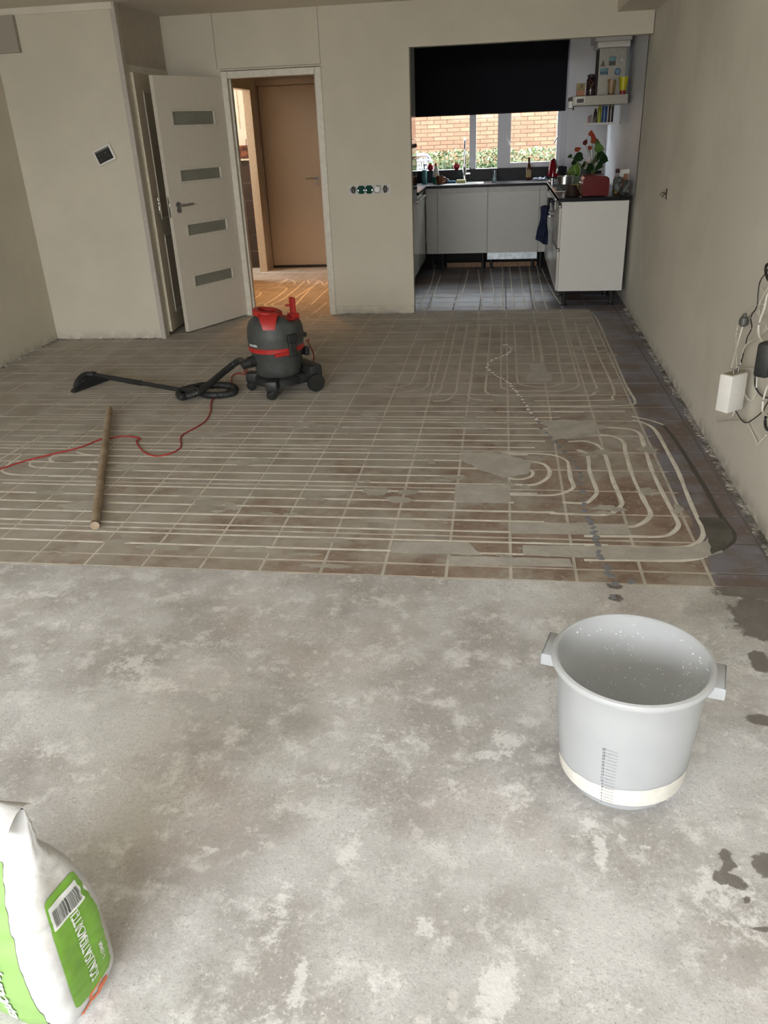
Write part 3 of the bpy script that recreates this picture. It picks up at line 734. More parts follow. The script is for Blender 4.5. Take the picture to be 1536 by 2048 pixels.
# ------------------------------------------------------------------ wall devices
th_ = empty('thermostat', (-3.207, 3.838, 1.474), 0, 'white wall thermostat hanging tilted with dark touch screen', 'thermostat', rot=(0, R(-20), 0))
MB().box(-.082, .082, -.022, 0, -.062, .062, bev=.009).done('casing', M_WHITE, th_, smooth=True)
MB().box(-.066, .066, -.0235, -.021, -.046, .046).done('screen', mat('grey_screen', (.028, .028, .027), .15), th_)
MB().box(-.066, .066, -.0245, -.0235, .034, .046).done('status_bar', mat('status_bar_grey', (.16, .155, .16), .3), th_)
M_INK = mat('pale_screen_ink', (.35, .34, .34), .5)
for (s, x, z, sz) in (('2', -.045, .008, .016), ('1', -.018, .012, .016), ('0', -.038, -.026, .012), ('20', .012, .006, .013), ('5', .03, -.02, .012)):
    text_obj('screen_digit', s, sz, lambda u, v, x=x, z=z: (x + u, -.0246, z + v), M_INK, th_)
so = empty('socket_row', (-1.226, YB - .001, 1.096), 0, 'row of five open wall boxes with two green covers', 'wall box')
M_SB = mat('bare_mounting_box', (.55, .55, .53), .6, scale=60, var=.3)
MB().box(-.185, .185, -.004, .0, -.036, .036).done('plaster_edge', mat('fresh_white_plaster', (.66, .66, .62), .9, scale=80), so)
M_GRN = mat('green_cover', (.004, .055, .036), .6, Specular_IOR_Level=.15); M_DARKB = mat('open_box_inside', (.035, .032, .028), .8)
for k in range(5):
    cx = -.148 + k * .0715
    if k in (1, 2):
        pts = [(cx + (.033 if abs(math.cos(a)) > .5 else .0) * 0 + x, -.0045, z) for x, z, a in [(-.034, .016, 0), (-.018, .034, 0), (.018, .034, 0), (.034, .016, 0), (.034, -.016, 0), (.018, -.034, 0), (-.018, -.034, 0), (-.034, -.016, 0)]]
        mb = MB(); mb.poly(pts, (0, -.010, 0)); mb.done('green_cover', M_GRN, so)
        for s in (-1, 1): MB().box(cx + s * .026 - .004, cx + s * .026 + .004, -.0165, -.0143, -.012, .002, bev=.001).done('contact_clip', M_STEEL, so)
    elif k == 3:
        mb = MB(); mb.box(cx - .033, cx + .033, -.010, -.004, -.033, .033, bev=.003); mb.done('mounting_frame', M_SB, so)
        mb = MB(); mb.cyl(.023, (cx, -.010, 0), (cx, -.022, 0), 20); mb.done('round_cap', M_WHITE, so)
        for a in range(4): MB().cyl(.004, (cx + .029 * math.cos(a * math.pi / 2), -.010, .029 * math.sin(a * math.pi / 2)), (cx + .029 * math.cos(a * math.pi / 2), -.012, .029 * math.sin(a * math.pi / 2)), 8).done('screw_hole', M_DARKB, so)
    else:
        mb = MB(); mb.cyl(.0335, (cx, -.004, 0), (cx, -.007, 0), 24); mb.done('box_rim', M_SB, so)
        mb = MB(); mb.lathe([(.001, .004), (.019, .004), (.020, 0)], 20, Matrix.Translation((cx, -.007, 0)) @ Matrix.Rotation(R(90), 4, 'X'), sx=.95, sy=1.5); mb.done('open_box', M_DARKB, so)
        mb = MB(); mb.cyl(.008, (cx, -.011, -.018), (cx + .002, -.013, .016), 8); mb.done('wire_stub', M_DKST, so)
# open hole with wire in the right wall
hx = wallx(3.46)
wh = empty('wall_cable_outlet', (hx, 3.46, 1.09), 0, 'small hole in the right wall with wire ends and filler around it', 'outlet')
MB().box(-.003, .001, -.05, .13, -.022, .020).done('filler_patch', mat('yellow_filler', (.62, .55, .40), .9), wh)
MB().box(-.006, -.002, -.040, -.012, -.035, .035, bev=.001).done('hole', M_GAP, wh)
mb = MB(); mb.tube([(-.004, -.02, 0), (-.03, -.01, .01), (-.035, .03, -.012)], .003, 6); mb.tube([(-.004, -.03, .01), (-.03, -.03, -.01), (-.03, -.05, -.02)], .003, 6); mb.done('wire_end', M_GAP, wh)

# ------------------------------------------------------------------ wet and dry vacuum cleaner
VA = math.atan2(-.68, -.73)
vac = empty('vacuum_cleaner', (-1.525, 2.325, 0), VA, 'dark grey and red wet-and-dry vacuum cleaner with hose, tube and floor nozzle', 'vacuum cleaner')
mb = MB(); mb.lathe([(.128, .118), (.139, .13), (.150, .19), (.160, .262), (.166, .275)], 40, sx=1.0, sy=1.0); mb.done('tank', M_CHAR, vac, smooth=True)
mb = MB(); mb.lathe([(.1675, .274), (.172, .277), (.1725, .302), (.169, .305)], 40)
mb.box(-.02, .10, .15, .176, .262, .282, bev=.006)
mb.done('red_band', M_RED, vac, smooth=True)
def headf(u, v):
    a = 2 * math.pi * u
    K = [(0, .170, .305), (.35, .174, .36), (.6, .170, .41), (.75, .158, .445), (.87, .132, .470), (.95, .100, .484), (1, .070, .489)]
    for (v0, r0, z0), (v1, r1, z1) in zip(K, K[1:]):
        if v <= v1: t = (v - v0) / (v1 - v0); rr0 = r0 + (r1 - r0) * t; z = z0 + (z1 - z0) * t; break
    x, y = rr0 * math.cos(a), rr0 * math.sin(a)
    if x < 0: k = min(1, -x / .07); z = z - max(0, z - .437) * k
    return Vector((x, y, z))
mb = MB(); mb.grid(headf, 48, 20); bmesh.ops.remove_doubles(mb.b, verts=mb.b.verts, dist=.0005)
tp = [v for v in mb.b.verts if len([e for e in v.link_edges if e.is_boundary]) and v.co.z > .40]
tp.sort(key=lambda v: math.atan2(v.co.y, v.co.x)); mb.b.faces.new(tp)
bt = [v for v in mb.b.verts if v.is_valid and v.co.z < .31 and any(e.is_boundary for e in v.link_edges)]
mb.done('motor_head', M_CHAR, vac, smooth=True)
# red carrying handle: broad loop over the front part of the head, with a strap down the side
def hand(pts, wd, tk, name='carrying_handle'):
    mb = MB(); P = [Vector(p) for p in pts]; Q = []
    for i in range(len(P) - 1):
        a, b, c, d = P[max(i - 1, 0)], P[i], P[i + 1], P[min(i + 2, len(P) - 1)]
        for k in range(6):
            t = k / 6; Q.append(.5 * ((2 * b) + (c - a) * t + (2 * a - 5 * b + 4 * c - d) * t * t + (3 * b - a - 3 * c + d) * t ** 3))
    Q.append(P[-1]); rows = []
    for i, p in enumerate(Q):
        t = (Q[min(i + 1, len(Q) - 1)] - Q[max(i - 1, 0)]).normalized(); ct = Vector((.04, 0, p.z)); out = (p - ct); out.z = 0
        out = out.normalized() if out.length > 1e-4 else Vector((1, 0, 0)); up = Vector((0, 0, 1))
        rows.append([mb.b.verts.new(p + out * o * wd + up * z * tk) for o, z in ((-.5, -.5), (.5, -.5), (.5, .3), (.25, .5), (-.25, .5), (-.5, .3))])
    for a, b in zip(rows, rows[1:]):
        for k in range(6): mb.b.faces.new((a[k], a[(k + 1) % 6], b[(k + 1) % 6], b[k]))
    mb.b.faces.new(rows[0]); mb.b.faces.new(rows[-1][::-1])
    return mb.done(name, M_RED, vac, smooth=True)
lp = []
for k in range(17):
    a = 2 * math.pi * k / 16; lp.append((.040 + .072 * math.cos(a), .072 * math.sin(a), .500 + .010 * math.cos(a) - .006 * math.sin(a)))
hand(lp, .036, .034)
TLp, TRp, BRp, BLp = Vector((.118, .030, .512)), Vector((.008, .085, .508)), Vector((.080, .157, .424)), Vector((.136, .112, .424))
def strapf(u, v):
    p = (TLp * (1 - u) + TRp * u) * (1 - v) + (BLp * (1 - u) + BRp * u) * v; o = Vector((p.x, p.y, 0)).normalized()
    return p + (o * .6 + Vector((0, 0, .8))) * .022 * math.sin(math.pi * min(1, v * 1.02)) ** .8
mb = MB(); mb.grid(strapf, 8, 12); o = mb.done('handle_strap', M_RED, vac, smooth=True)
mb = MB(); mb.lathe([(.001, .480), (.062, .480), (.064, .488)], 24, Matrix.Translation((.04, 0, .006)), cap0=False, cap1=False); mb.done('handle_recess', pl('dark_red_plastic', (.12, .010, .008), .6), vac)
mb = MB(); mb.box(-.165, -.11, -.035, .03, .43, .47, bev=.006); mb.box(-.150, -.128, -.03, .02, .455, .565, bev=.006); mb.box(-.128, -.090, -.012, .002, .515, .525, bev=.002)
mb.box(-.12, -.02, -.07, .055, .437, .452, bev=.004); mb.done('accessory_hook', M_RED, vac)
mb = MB(); mb.box(-.05, .015, .160, .192, .335, .385, bev=.006); mb.box(-.043, .008, .165, .186, .245, .34, bev=.008); mb.box(-.030, -.004, .183, .190, .262, .285, bev=.002); mb.done('side_latch', M_BLK, vac)
mb = MB(); mb.box(-.03, .03, -.19, -.160, .25, .385, bev=.006); mb.done('side_latch', M_BLK, vac)
MB().box(-.178, -.150, .04, .10, .215, .27, bev=.006).done('cord_hook', M_BLK, vac)
MB().box(-.172, -.150, .03, .09, .33, .36, bev=.006).done('cord_outlet', M_BLK, vac)
# chassis with arms, casters and wheels
mb = MB(); mb.lathe([(.120, .060), (.150, .065), (.150, .105), (.128, .122), (.120, .122)], 32)
mb.box(-.215, -.02, -.13, .13, .055, .115, bev=.012)
mb.box(-.225, -.13, -.165, .165, .07, .165, bev=.02)
for s in (-1, 1):
    M = Matrix.Rotation(s * R(47), 4, 'Z'); mb.box(.10, .215, -.038, .038, .055, .120, M, bev=.012)
mb.done('chassis', M_BLK, vac, smooth=True)
for s in (-1, 1):
    mb = MB(); M = Matrix.Translation((-.165, s * .168, .057)) @ Matrix.Rotation(R(90), 4, 'X')
    mb.lathe([(.04, -.018), (.054, -.018), (.057, -.013), (.057, .013), (.054, .018), (.043, .018), (.039, .013), (.018, .013), (.016, .018)], 32, M)
    mb.done('rear_wheel', M_BLK, vac, smooth=True)
    a = s * R(47); mb = MB(); cx, cy = .185 * math.cos(a), .185 * math.sin(a)
    mb.cyl(.018, (cx, cy, .04), (cx, cy, .07), 12)
    mb.lathe([(.012, -.024), (.024, -.022), (.030, -.012), (.030, .012), (.024, .022), (.012, .024)], 18, Matrix.Translation((cx + .008, cy, .030)) @ Matrix.Rotation(R(90), 4, 'X'))
    mb.box(cx - .026, cx + .026, cy - .028, cy + .028, .032, .058, bev=.008)
    mb.done('caster', M_BLK, vac, smooth=True)
vinv = (Matrix.Translation((-1.525, 2.325, 0)) @ Matrix.Rotation(VA, 4, 'Z')).inverted()
def V(p, z=None):
    q = Vector(p); return vinv @ q
# logo on the head, hose, tube, nozzle, cord in world coordinates -> local
cdir = math.atan2(.75, .62)
def onhead(u, v): 
    a = R(-2) + u / .1755; r = .1765
    return Vector((r * math.cos(a), r * math.sin(a), .318 + v))
text_obj('lettering', 'starmix', .024, onhead, mat('white_ink', (.75, .75, .73), .5), vac, bold=.0010)
for c_ in vac.children:
    if c_.type == 'MESH': c_.data.transform(Matrix.Scale(1.07, 4))
inl = (vac.location + Matrix.Rotation(VA, 3, 'Z') @ Vector((.160, -.02, .215)))
mb = MB(); mb.cyl(.039, (.145, -.02, .235), (.200, -.02, .228), 20, .037); mb.cyl(.033, (.200, -.02, .228), (.250, -.023, .218), 20, .028); mb.done('hose_inlet', M_BLK, vac, smooth=True)
hs = vac.location + Matrix.Rotation(VA, 3, 'Z') @ Vector((.235, -.022, .220))
def g(px, py, z): return at_z(px, py, z)
hose = [hs, g(478, 722, .185), g(450, 742, .13), g(420, 767, .085), g(395, 785, .06), g(375, 792, .035), g(364, 794, .028), g(358, 788, .026), g(365, 780, .028), g(385, 778, .030), g(410, 789, .024), g(440, 790, .024), g(464, 786, .024), g(470, 779, .024), g(464, 773, .024), g(440, 770, .024), g(405, 771, .024), g(375, 777, .030)]
mb = MB(); mb.tube([V(p) for p in hose], .0225, 12, sub=16, rf=lambda t, i: 1 + (.06 if i % 2 else -.05)); mb.done('hose', M_BLK, vac, smooth=True)
wa, wb = V(g(385, 784, .030)), V(g(178, 748, .075)); wd = wb - wa
mb = MB(); mb.cyl(.022, wa - wd * .02, wa + wd * .10, 16); mb.cyl(.0155, wa + wd * .08, wa + wd * .62, 16); mb.cyl(.0195, wa + wd * .48, wa + wd * .62, 16, .0185); mb.cyl(.0175, wa + wd * .60, wb, 16)
mb.box(-.02, .02, -.012, .012, .0, .006, Matrix.Translation(wa + wd * .95 + Vector((0, 0, .018))) @ wd.to_track_quat('X', 'Z').to_matrix().to_4x4()); mb.done('suction_tube', M_BLK, vac, smooth=True)
n0, n1, n2 = V(g(145, 783, .012)), V(g(215, 757, .012)), V(g(172, 752, .085))
mb = MB(); nd = (n1 - n0).normalized(); M = Matrix.Translation((n0 + n1) / 2) @ nd.to_track_quat('X', 'Z').to_matrix().to_4x4()
L2 = (n1 - n0).length / 2
mb.box(-L2, L2, -.020, .020, -.012, .010, M, bev=.005)
mb.poly([(-L2, -.012, .008), (-L2 * .3, -.02, .060), (L2 * .15, -.02, .060), (L2, -.012, .008)], (0, .026, 0), M)
mb.done('floor_nozzle', M_BLK, vac)
mb = MB(); mb.tube([V(p) for p in (g(152, 775, .02), g(155, 765, .05), g(162, 755, .075), n2.copy() if False else g(172, 749, .085), g(185, 749, .078))], .021, 12); mb.done('nozzle_elbow', M_BLK, vac, smooth=True)
M_CORD = pl('red_cord_sheath', (.36, .022, .02), .5)
cord = [g(612, 683, .27), g(617, 679, .27), g(617, 686, .25), g(625, 702, .16), g(628, 715, .09), g(625, 728, .03), g(618, 735, .005)]
cord2 = [g(620, 737, .005), g(580, 750, .005), g(530, 745, .005), g(500, 747, .005), g(488, 742, .006), g(492, 733, .006), g(494, 748, .005), g(475, 747, .005), g(464, 753, .005), g(462, 768, .005), g(450, 785, .005), g(430, 795, .005), g(422, 806, .005), g(421, 824, .005), g(410, 843, .005), g(390, 856, .005), g(366, 869, .005),
         g(361, 879, .005), g(362, 893, .005), g(350, 903, .005), g(330, 910, .005), g(310, 912, .005), g(290, 905, .005), g(278, 893, .005), g(273, 882, .005), g(280, 877, .005), g(262, 873, .005), g(240, 873, .005), g(222, 876, .005), g(200, 879, .005), g(160, 895, .005), g(110, 907, .005), g(50, 922, .005), g(0, 938, .005), g(-50, 955, .005)]
mb = MB(); mb.tube([V(p) for p in cord + cord2], .0042, 8, sub=5); mb.done('power_cord', M_CORD, vac, smooth=True)

# ------------------------------------------------------------------ wooden stick on the floor
s0, s1 = g(221, 821, .012), g(190, 1051, .018)
sd = (s1 - s0)
st = empty('wooden_stick', (s0.x, s0.y, 0), 0, 'weathered round wooden broom handle lying on the tiles', 'stick')
mb = MB(); q0 = Vector((0, 0, .033)); q1 = Vector((sd.x, sd.y, .0185))
mb.tube([q0, q0 + (q1 - q0) * .02, q0 + (q1 - q0) * .10, q0 + (q1 - q0) * .3, q0 + (q1 - q0) * .6, q0 + (q1 - q0) * .97, q0 + (q1 - q0) * .99, q1], .020, 16, sub=4, rf=lambda t, i: .35 + .0 if t < .01 else min(.98, .45 + t * 2.2) if t < .25 else (1 if t < .96 else .8))
tW = NT('weathered_wood'); c_ = tW.mix(tW.ramp(tW.noise(9, 6, .6), .3, .7), (.25, .18, .115), (.38, .30, .21)); c_ = tW.mix(tW.ramp(tW.noise(40, 6, .7), .55, .7, 0, .6), c_, (.42, .38, .31)); M_STK = tW.out(c_, .8, tW.noise(50, 5), .3, .002)
mb.done('shaft', M_STK, st, smooth=True)

# ------------------------------------------------------------------ bucket
bk = empty('mixing_bucket', (.280, -1.094, 0), 0, 'large white translucent mixing bucket with wet inside and a litre scale', 'bucket')
def bucket_mat():
    t = NT('milky_plastic')
    z = t.xyz()[2]
    c = t.mix(t.ramp(t.noise(6, 3), .3, .7), (.68, .695, .71), (.73, .745, .755))
    t.out(c, .3)
    tl = t.node('ShaderNodeBsdfTranslucent', {0: c}); mx = t.node('ShaderNodeMixShader', {0: .55, 1: t.bs.outputs[0], 2: tl.outputs[0]})
    t.t.links.new(mx.outputs[0], t.n['Material Output'].inputs[0]); return t.m
M_BKT = bucket_mat()
prof = [(.133, 0), (.134, .026), (.148, .030), (.157, .038), (.162, .06), (.170, .16), (.178, .28), (.184, .352), (.187, .356), (.194, .358), (.198, .364), (.1985, .371), (.195, .377), (.188, .379), (.183, .375), (.1815, .36), (.175, .28), (.167, .16), (.159, .06), (.154, .04), (.14, .032), (.001, .031)]
mb = MB(); mb.lathe(prof, 72, cap0=True, cap1=True); mb.done('shell', M_BKT, bk, smooth=True)
# the remains of pale mortar showing at the bottom, as a slightly proud band on the wall
def resid(u, v):
    a = 2 * math.pi * u; zt = .082 + .016 * math.sin(a + 2.6) + .004 * noise.noise(Vector((math.cos(a) * 6, math.sin(a) * 6, 0)))
    z = .040 + (zt - .040) * v; r = .1585 + (z - .034) / .026 * .004 if z < .06 else .162 + (z - .06) * .08
    return Vector(((r + .0006) * math.cos(a), (r + .0006) * math.sin(a), z))
mb = MB(); mb.grid(resid, 96, 4); mb.done('mortar_residue', mat('cream_mortar_layer', (.68, .66, .595), .35), bk, smooth=True, label='cream layer of mortar showing through the bottom of the bucket')
# handles: lugs left-back and right-front
hl = at_z(1100, 1285, .37); hr_ = at_z(1440, 1350, .37)
for nm, pp in (('grip', hl), ('grip', hr_)):
    d = Vector((pp.x - .280, pp.y + 1.094, 0)); a = math.atan2(d.y, d.x); M = Matrix.Rotation(a, 4, 'Z')
    mb = MB(); mb.box(.186, .218, -.052, .052, .360, .368, M, bev=.003); mb.box(.211, .218, -.052, .052, .342, .368, M, bev=.003)
    for s in (-1, 1): mb.box(.180, .218, s * .048 - .004, s * .048 + .004, .335, .366, M, bev=.002)
    mb.done('grip', M_BKT, bk, smooth=True)
# litre scale
scp = at_z(1215, 1500, .2)
a0 = math.atan2(-1.0, -.27) + .0
def rad(z): return .162 + (z - .06) * .088 if z > .06 else .158 + (z - .034) * .154
def bpt(ang, z, o=.0014): r = rad(z) + o; return Vector((r * math.cos(ang), r * math.sin(ang), z))
M_SCALE = mat('scale_ink', (.10, .105, .12), .5)
A0 = None
best = None
for k in range(720):
    ang = -math.pi + math.pi * 2 * k / 720
    for zz in (.07 + i * .004 for i in range(45)):
        q = RM.transposed() @ (bpt(ang, zz) + Vector((.280, -1.094, 0)) - CAM)
        e = (768 + F_PX * q.x / -q.z - 1207) ** 2 + (1024 - F_PX * q.y / -q.z - 1498) ** 2
        # near side only
        if math.sin(ang) > 0: continue
        if best is None or e < best[0]: best = (e, ang, zz)
A0, Z20 = best[1], best[2]
best = None
for zz in (.02 + i * .002 for i in range(80)):
    q = RM.transposed() @ (bpt(A0, zz) + Vector((.280, -1.094, 0)) - CAM)
    e = abs(1024 - F_PX * q.y / -q.z - 1602)
    if best is None or e < best[0]: best = (e, zz)
Z3_ = max(.036, best[1])
mb = MB()
for k in range(3, 21):
    z = Z3_ + (Z20 - Z3_) * (k - 3) / 17
    Vs = [mb.b.verts.new(bpt(A0 + (.008 + .026 * i / 4) / .17, z + dz)) for dz in (-.0004, .0004) for i in range(5)]
    for i in range(4): mb.b.faces.new((Vs[i], Vs[i + 1], Vs[6 + i], Vs[5 + i]))
mb.done('litre_lines', M_SCALE, bk)
for k in range(3, 21):
    z = Z3_ + (Z20 - Z3_) * (k - 3) / 17
    text_obj('litre_number', str(k), .0078, lambda u, v, z=z: bpt(A0 + (u + .0055) / .17, z + v - .003), M_SCALE, bk, bold=.00025, align='RIGHT')
# droplets inside
mb = MB(); random.seed(3)
for k in range(330):
    a = random.uniform(R(-25), R(200)); 
    if k < 110: a = random.gauss(R(20), .25)
    elif k < 170: a = random.gauss(R(95), .2)
    z = random.uniform(.06, .36) if k % 3 else random.uniform(.04, .2)
    r = .159 + (z - .06) * .0735 - .0003; s = random.uniform(.0007, .0018)
    mb.ell((r * math.cos(a), r * math.sin(a), z), s, s, s * 1.3, 6)
mb.done('water_droplets', NT('droplet').out((.9, .95, 1), .02, Coat_Weight=1), bk, smooth=True, kind='stuff')
mb = MB(); mb.lathe([(.001, .034), (.152, .034)], 48, cap0=False, cap1=False); mb.done('wet_bottom', NT('wet_bottom_film').out((.56, .55, .51), .18), bk)

# ------------------------------------------------------------------ mortar bag
BC = Vector((-1.014, -1.811, 0)); UA = math.atan2(.22, -.97)   # local +x runs left along the front face
bagm = Matrix.Translation(BC) @ Matrix.Rotation(math.atan2(-.22, .97), 4, 'Z')
bag = empty('mortar_bag', (BC.x, BC.y, 0), math.atan2(-.22, .97), 'half-used white paper sack of levelling mortar with green print, top folded open', 'bag')
LV = [(0, .150, .072, 0), (.012, .166, .085, 0), (.05, .176, .095, 0), (.12, .180, .102, 0), (.20, .178, .098, -.001), (.27, .171, .086, -.002), (.33, .164, .070, -.003), (.375, .155, .050, -.004), (.40, .147, .030, -.006), (.43, .142, .020, -.008), (.47, .146, .016, -.010), (.50, .149, .010, -.012), (.520, .149, .002, -.014)]
def lvl(z):
    for (z0, a0_, b0_, c0), (z1, a1_, b1_, c1) in zip(LV, LV[1:]):
        if z <= z1: t = (z - z0) / (z1 - z0); t = t * t * (3 - 2 * t); return a0_ + (a1_ - a0_) * t, b0_ + (b1_ - b0_) * t, c0 + (c1 - c0) * t
    return LV[-1][1:]
def bagp(s, z, off=0.0):
    """s in 0..1 round the sack: 0 = middle of the right gusset, 0.25 = middle of the back, 0.75 = middle of the front"""
    a, b, c = lvl(z); th = 2 * math.pi * s; e = 2 / 4.2
    cx, sy = math.cos(th), math.sin(th)
    x = a * math.copysign(abs(cx) ** e, cx); y = b * math.copysign(abs(sy) ** e, sy)
    n = Vector((x / a ** 2, y / b ** 2, 0)).normalized()
    w = .006 * noise.noise(Vector((x * 14, y * 14, z * 10))) + .0025 * noise.noise(Vector((x * 30 + z * 40, y * 30, z * 60)))
    crease = -.005 * math.exp(-((z - .235 - .25 * x) / .012) ** 2) * (1 if sy < .3 else 0)
    return Vector((x + c, y, z)) + n * (w * (1 if .01 < z else 0) + crease + off)
def sback(x, y): pass
M_PAPER = NT('white_sack_paper'); c_ = M_PAPER.mix(M_PAPER.ramp(M_PAPER.noise(7, 4), .4, .75), (.50, .50, .495), (.43, .415, .375)); M_PAPER = M_PAPER.out(c_, .5, M_PAPER.noise(22, 6, .65), .6, .006)
mb = MB(); mb.grid(lambda u, v: bagp(u, v * .520), 200, 110); bmesh.ops.remove_doubles(mb.b, verts=mb.b.verts, dist=.0004)
bb = sorted([v for v in mb.b.verts if v.co.z < .002 and v.is_boundary], key=lambda v: math.atan2(v.co.y, v.co.x)); mb.b.faces.new(bb)
mb.done('sack', M_PAPER, bag, smooth=True)
M_GREEN = mat('green_print', (.16, .35, .035), .42, var=.06, scale=6); M_LGREEN = mat('light_green_print', (.22, .37, .11), .45, var=.05, scale=6)
M_WINK = mat('white_print', (.66, .68, .66), .5); M_BINK = mat('black_print', (.06, .06, .06), .5); M_OR = mat('orange_print', (.68, .16, .05), .5)
# walk the girth by arc length so prints are not stretched
ARC = [0.0]; NS = 400
for k in range(NS): ARC.append(ARC[-1] + (bagp((k + 1) / NS, .12) - bagp(k / NS, .12)).length)
PER = ARC[-1]
def s_at(d):
    d %= PER; lo = 0
    import bisect
    k = bisect.bisect_right(ARC, d) - 1; k = min(max(k, 0), NS - 1)
    return (k + (d - ARC[k]) / (ARC[k + 1] - ARC[k] + 1e-12)) / NS
def bp(d, z, off=.0012): return bagp(s_at(d), z, off)     # d metres round from the gusset middle, + to the back
def rr(d0, d1, z0, z1, off, m, name, n=26, r=.012):
    def f(u, v):
        z = z0 + (z1 - z0) * v; e = min(z - z0, z1 - z); ins = r - math.sqrt(max(0, r * r - (r - e) ** 2)) if e < r else 0
        return bp(d0 + ins + (d1 - d0 - 2 * ins) * u, z, off)
    mb = MB(); mb.grid(f, 24, n * 2); return mb.done(name, m, bag, smooth=True)
rr(-.055, .055, .055, .335, .0024, M_GREEN, 'green_panel')
rr(-.048, .040, .265, .318, .0038, M_WINK, 'barcode_label', 12, .002)
mb = MB(); random.seed(5); d = -.040
while d < .034:
    w = random.choice((.0008, .0014, .002)); 
    mb.grid(lambda u, v, d=d, w=w: bp(d + w * u, .270 + .036 * v, .0048), 1, 6); d += w + random.choice((.0009, .0014, .002))
mb.done('barcode_bars', M_BINK, bag)
# side text reads upward: character direction = +z, character up = toward -d
def up_text(d0, z0): return lambda u, v: bp(d0 - v, z0 + u, .0050)
def up_text2(d0, z0): return lambda u, v: bp(d0 - v, z0 + u, .0050)
text_obj('panel_text', 'EGALISATIEMORTEL', .0215, up_text(.012, .078), M_WINK, bag, bold=.0003)
text_obj('panel_text', '1-10MM', .014, up_text(.038, .095), M_WINK, bag, bold=.0001)
mb = MB()
def stroke(p, q, w=.006):
    (a, b), (c, e) = p, q; L = math.hypot(c - a, e - b); nx, ny = -(e - b) / L * w / 2, (c - a) / L * w / 2
    mb.grid(lambda u, v: bp(a + (c - a) * u + nx * (2 * v - 1), b + (e - b) * u + ny * (2 * v - 1), .0022), 6, 1)
for p, q in (((-.045, .012), (-.012, .028)), ((-.012, .028), (.006, .020)), ((-.012, .026), (-.016, .050)), ((-.016, .050), (.016, .060)), ((.006, .018), (.030, .026)), ((.030, .026), (.028, .046)), ((.028, .046), (.008, .040)), ((.008, .040), (.010, .022)), ((.012, .030), (.026, .034))): stroke(p, q, .009)
mb.done('orange_emblem', M_OR, bag)
# light green stripe down the front, wider to the left, with lettering reading downward
def stripe(u, v):
    z = .004 + .40 * v; e = .118 + .03 * v
    return bp(-(e + (.34 - e) * u) - 0.0, z, .0014)
mb = MB(); mb.grid(stripe, 30, 40); mb.done('green_stripe', M_LGREEN, bag, smooth=True)
text_obj('stripe_text', 'egalisatiemortel', .048, lambda u, v: bp(-(.205 - v) - .0, .335 - u * .98, .0045), M_WINK, bag, bold=.0012, shear=.2)
# folded top flap
def flap(u, v):
    x = -.150 + .300 * u; bend = v * 1.0
    return Vector((x - .012 + .006 * math.sin(u * 9), .010 - .075 * v + .008 * math.sin(u * 7 + v * 3), .520 + .028 * math.sin(v * math.pi * .8) - .055 * v * v + .004 * noise.noise(Vector((u * 6, v * 4, 1)))))
mb = MB(); mb.grid(flap, 24, 10); mb.done('folded_flap', M_PAPER, bag, smooth=True)

# ================================================================== KITCHEN
# back run of base cabinets (fronts at y 7.2), worktop, upstand
FYK = 7.20; ZB, ZT = .195, .905
def front(name, x0, x1, z0, z1, y, parent, m, yaw=None):
    return MB().box(x0 + .0015, x1 - .0015, y, y + .018, z0, z1, bev=.0015).done(name, m, parent)
def xk(px, py=430): return at_y(px, py, FYK).x
bx = [xk(856), xk(875), xk(975), xk(1078), xk(1102)]
bx[0] = -.945; bx[4] = .455
names = (('narrow filler cabinet', 0), ('sink base cabinet with plain white door', 1), ('dishwasher', 2), ('corner filler', 3))
for k in range(4):
    lab = ('narrow white filler front in the left corner of the back run', 'white base cabinet with one plain door left of the dishwasher', 'white fronted dishwasher with bare steel kick plate below', 'narrow white corner front right of the dishwasher')[k]
    c = empty(('base_cabinet', 'base_cabinet', 'dishwasher', 'base_cabinet')[k], (bx[k], FYK, 0), 0, lab, ('cabinet', 'cabinet', 'dishwasher', 'cabinet')[k])
    w = bx[k + 1] - bx[k]
    MB().box(0.001, w - .001, .02, .58, ZB, ZT + .02).done('carcass', M_FRONT, c)
    MB().box(.0015, w - .0015, 0, .018, ZB, ZT - .035, bev=.0015).done('front', M_FRONT, c)
    MB().box(0.001, w - .001, .012, .02, ZT - .03, ZT + .02).done('grip_rail', mat('grip_rail_%d' % k, (.50, .49, .45), .35), c)
    if k == 2:
        MB().box(.004, w - .004, .03, .034, .115, ZB - .002).done('kick_plate', mat('galvanised_plate', (.55, .60, .62), .35, metal=.7, scale=20, var=.15), c)
        MB().cyl(.008, (w / 2 - .02, .03, .155), (w / 2 - .02, .026, .155), 12).done('plate_screw', M_DKST, c)
    for lx in ((.05, w - .05) if w > .2 else (w / 2,)):
        MB().cyl(.016, (lx, .12, 0), (lx, .12, ZB), 12).done('leg', M_BLK, c)
        MB().cyl(.016, (lx, .5, 0), (lx, .5, ZB), 12).done('leg', M_BLK, c)
for (pa, pb, lab) in (((896, 531), (966, 527), 'raw wood batten on the floor under the sink cabinet'), ((972, 528), (1072, 526), 'raw wood batten on the floor under the dishwasher')):
    a, b = at_z(*pa, 0), at_z(*pb, 0); b.y = a.y = (a.y + b.y) / 2
    a.y = min(a.y, 7.42)
    o = empty('wood_batten', (a.x, a.y, 0), 0, lab, 'batten'); MB().box(0, b.x - a.x, 0, .03, 0, .055, bev=.002).done('batten', M_WOODL, o)
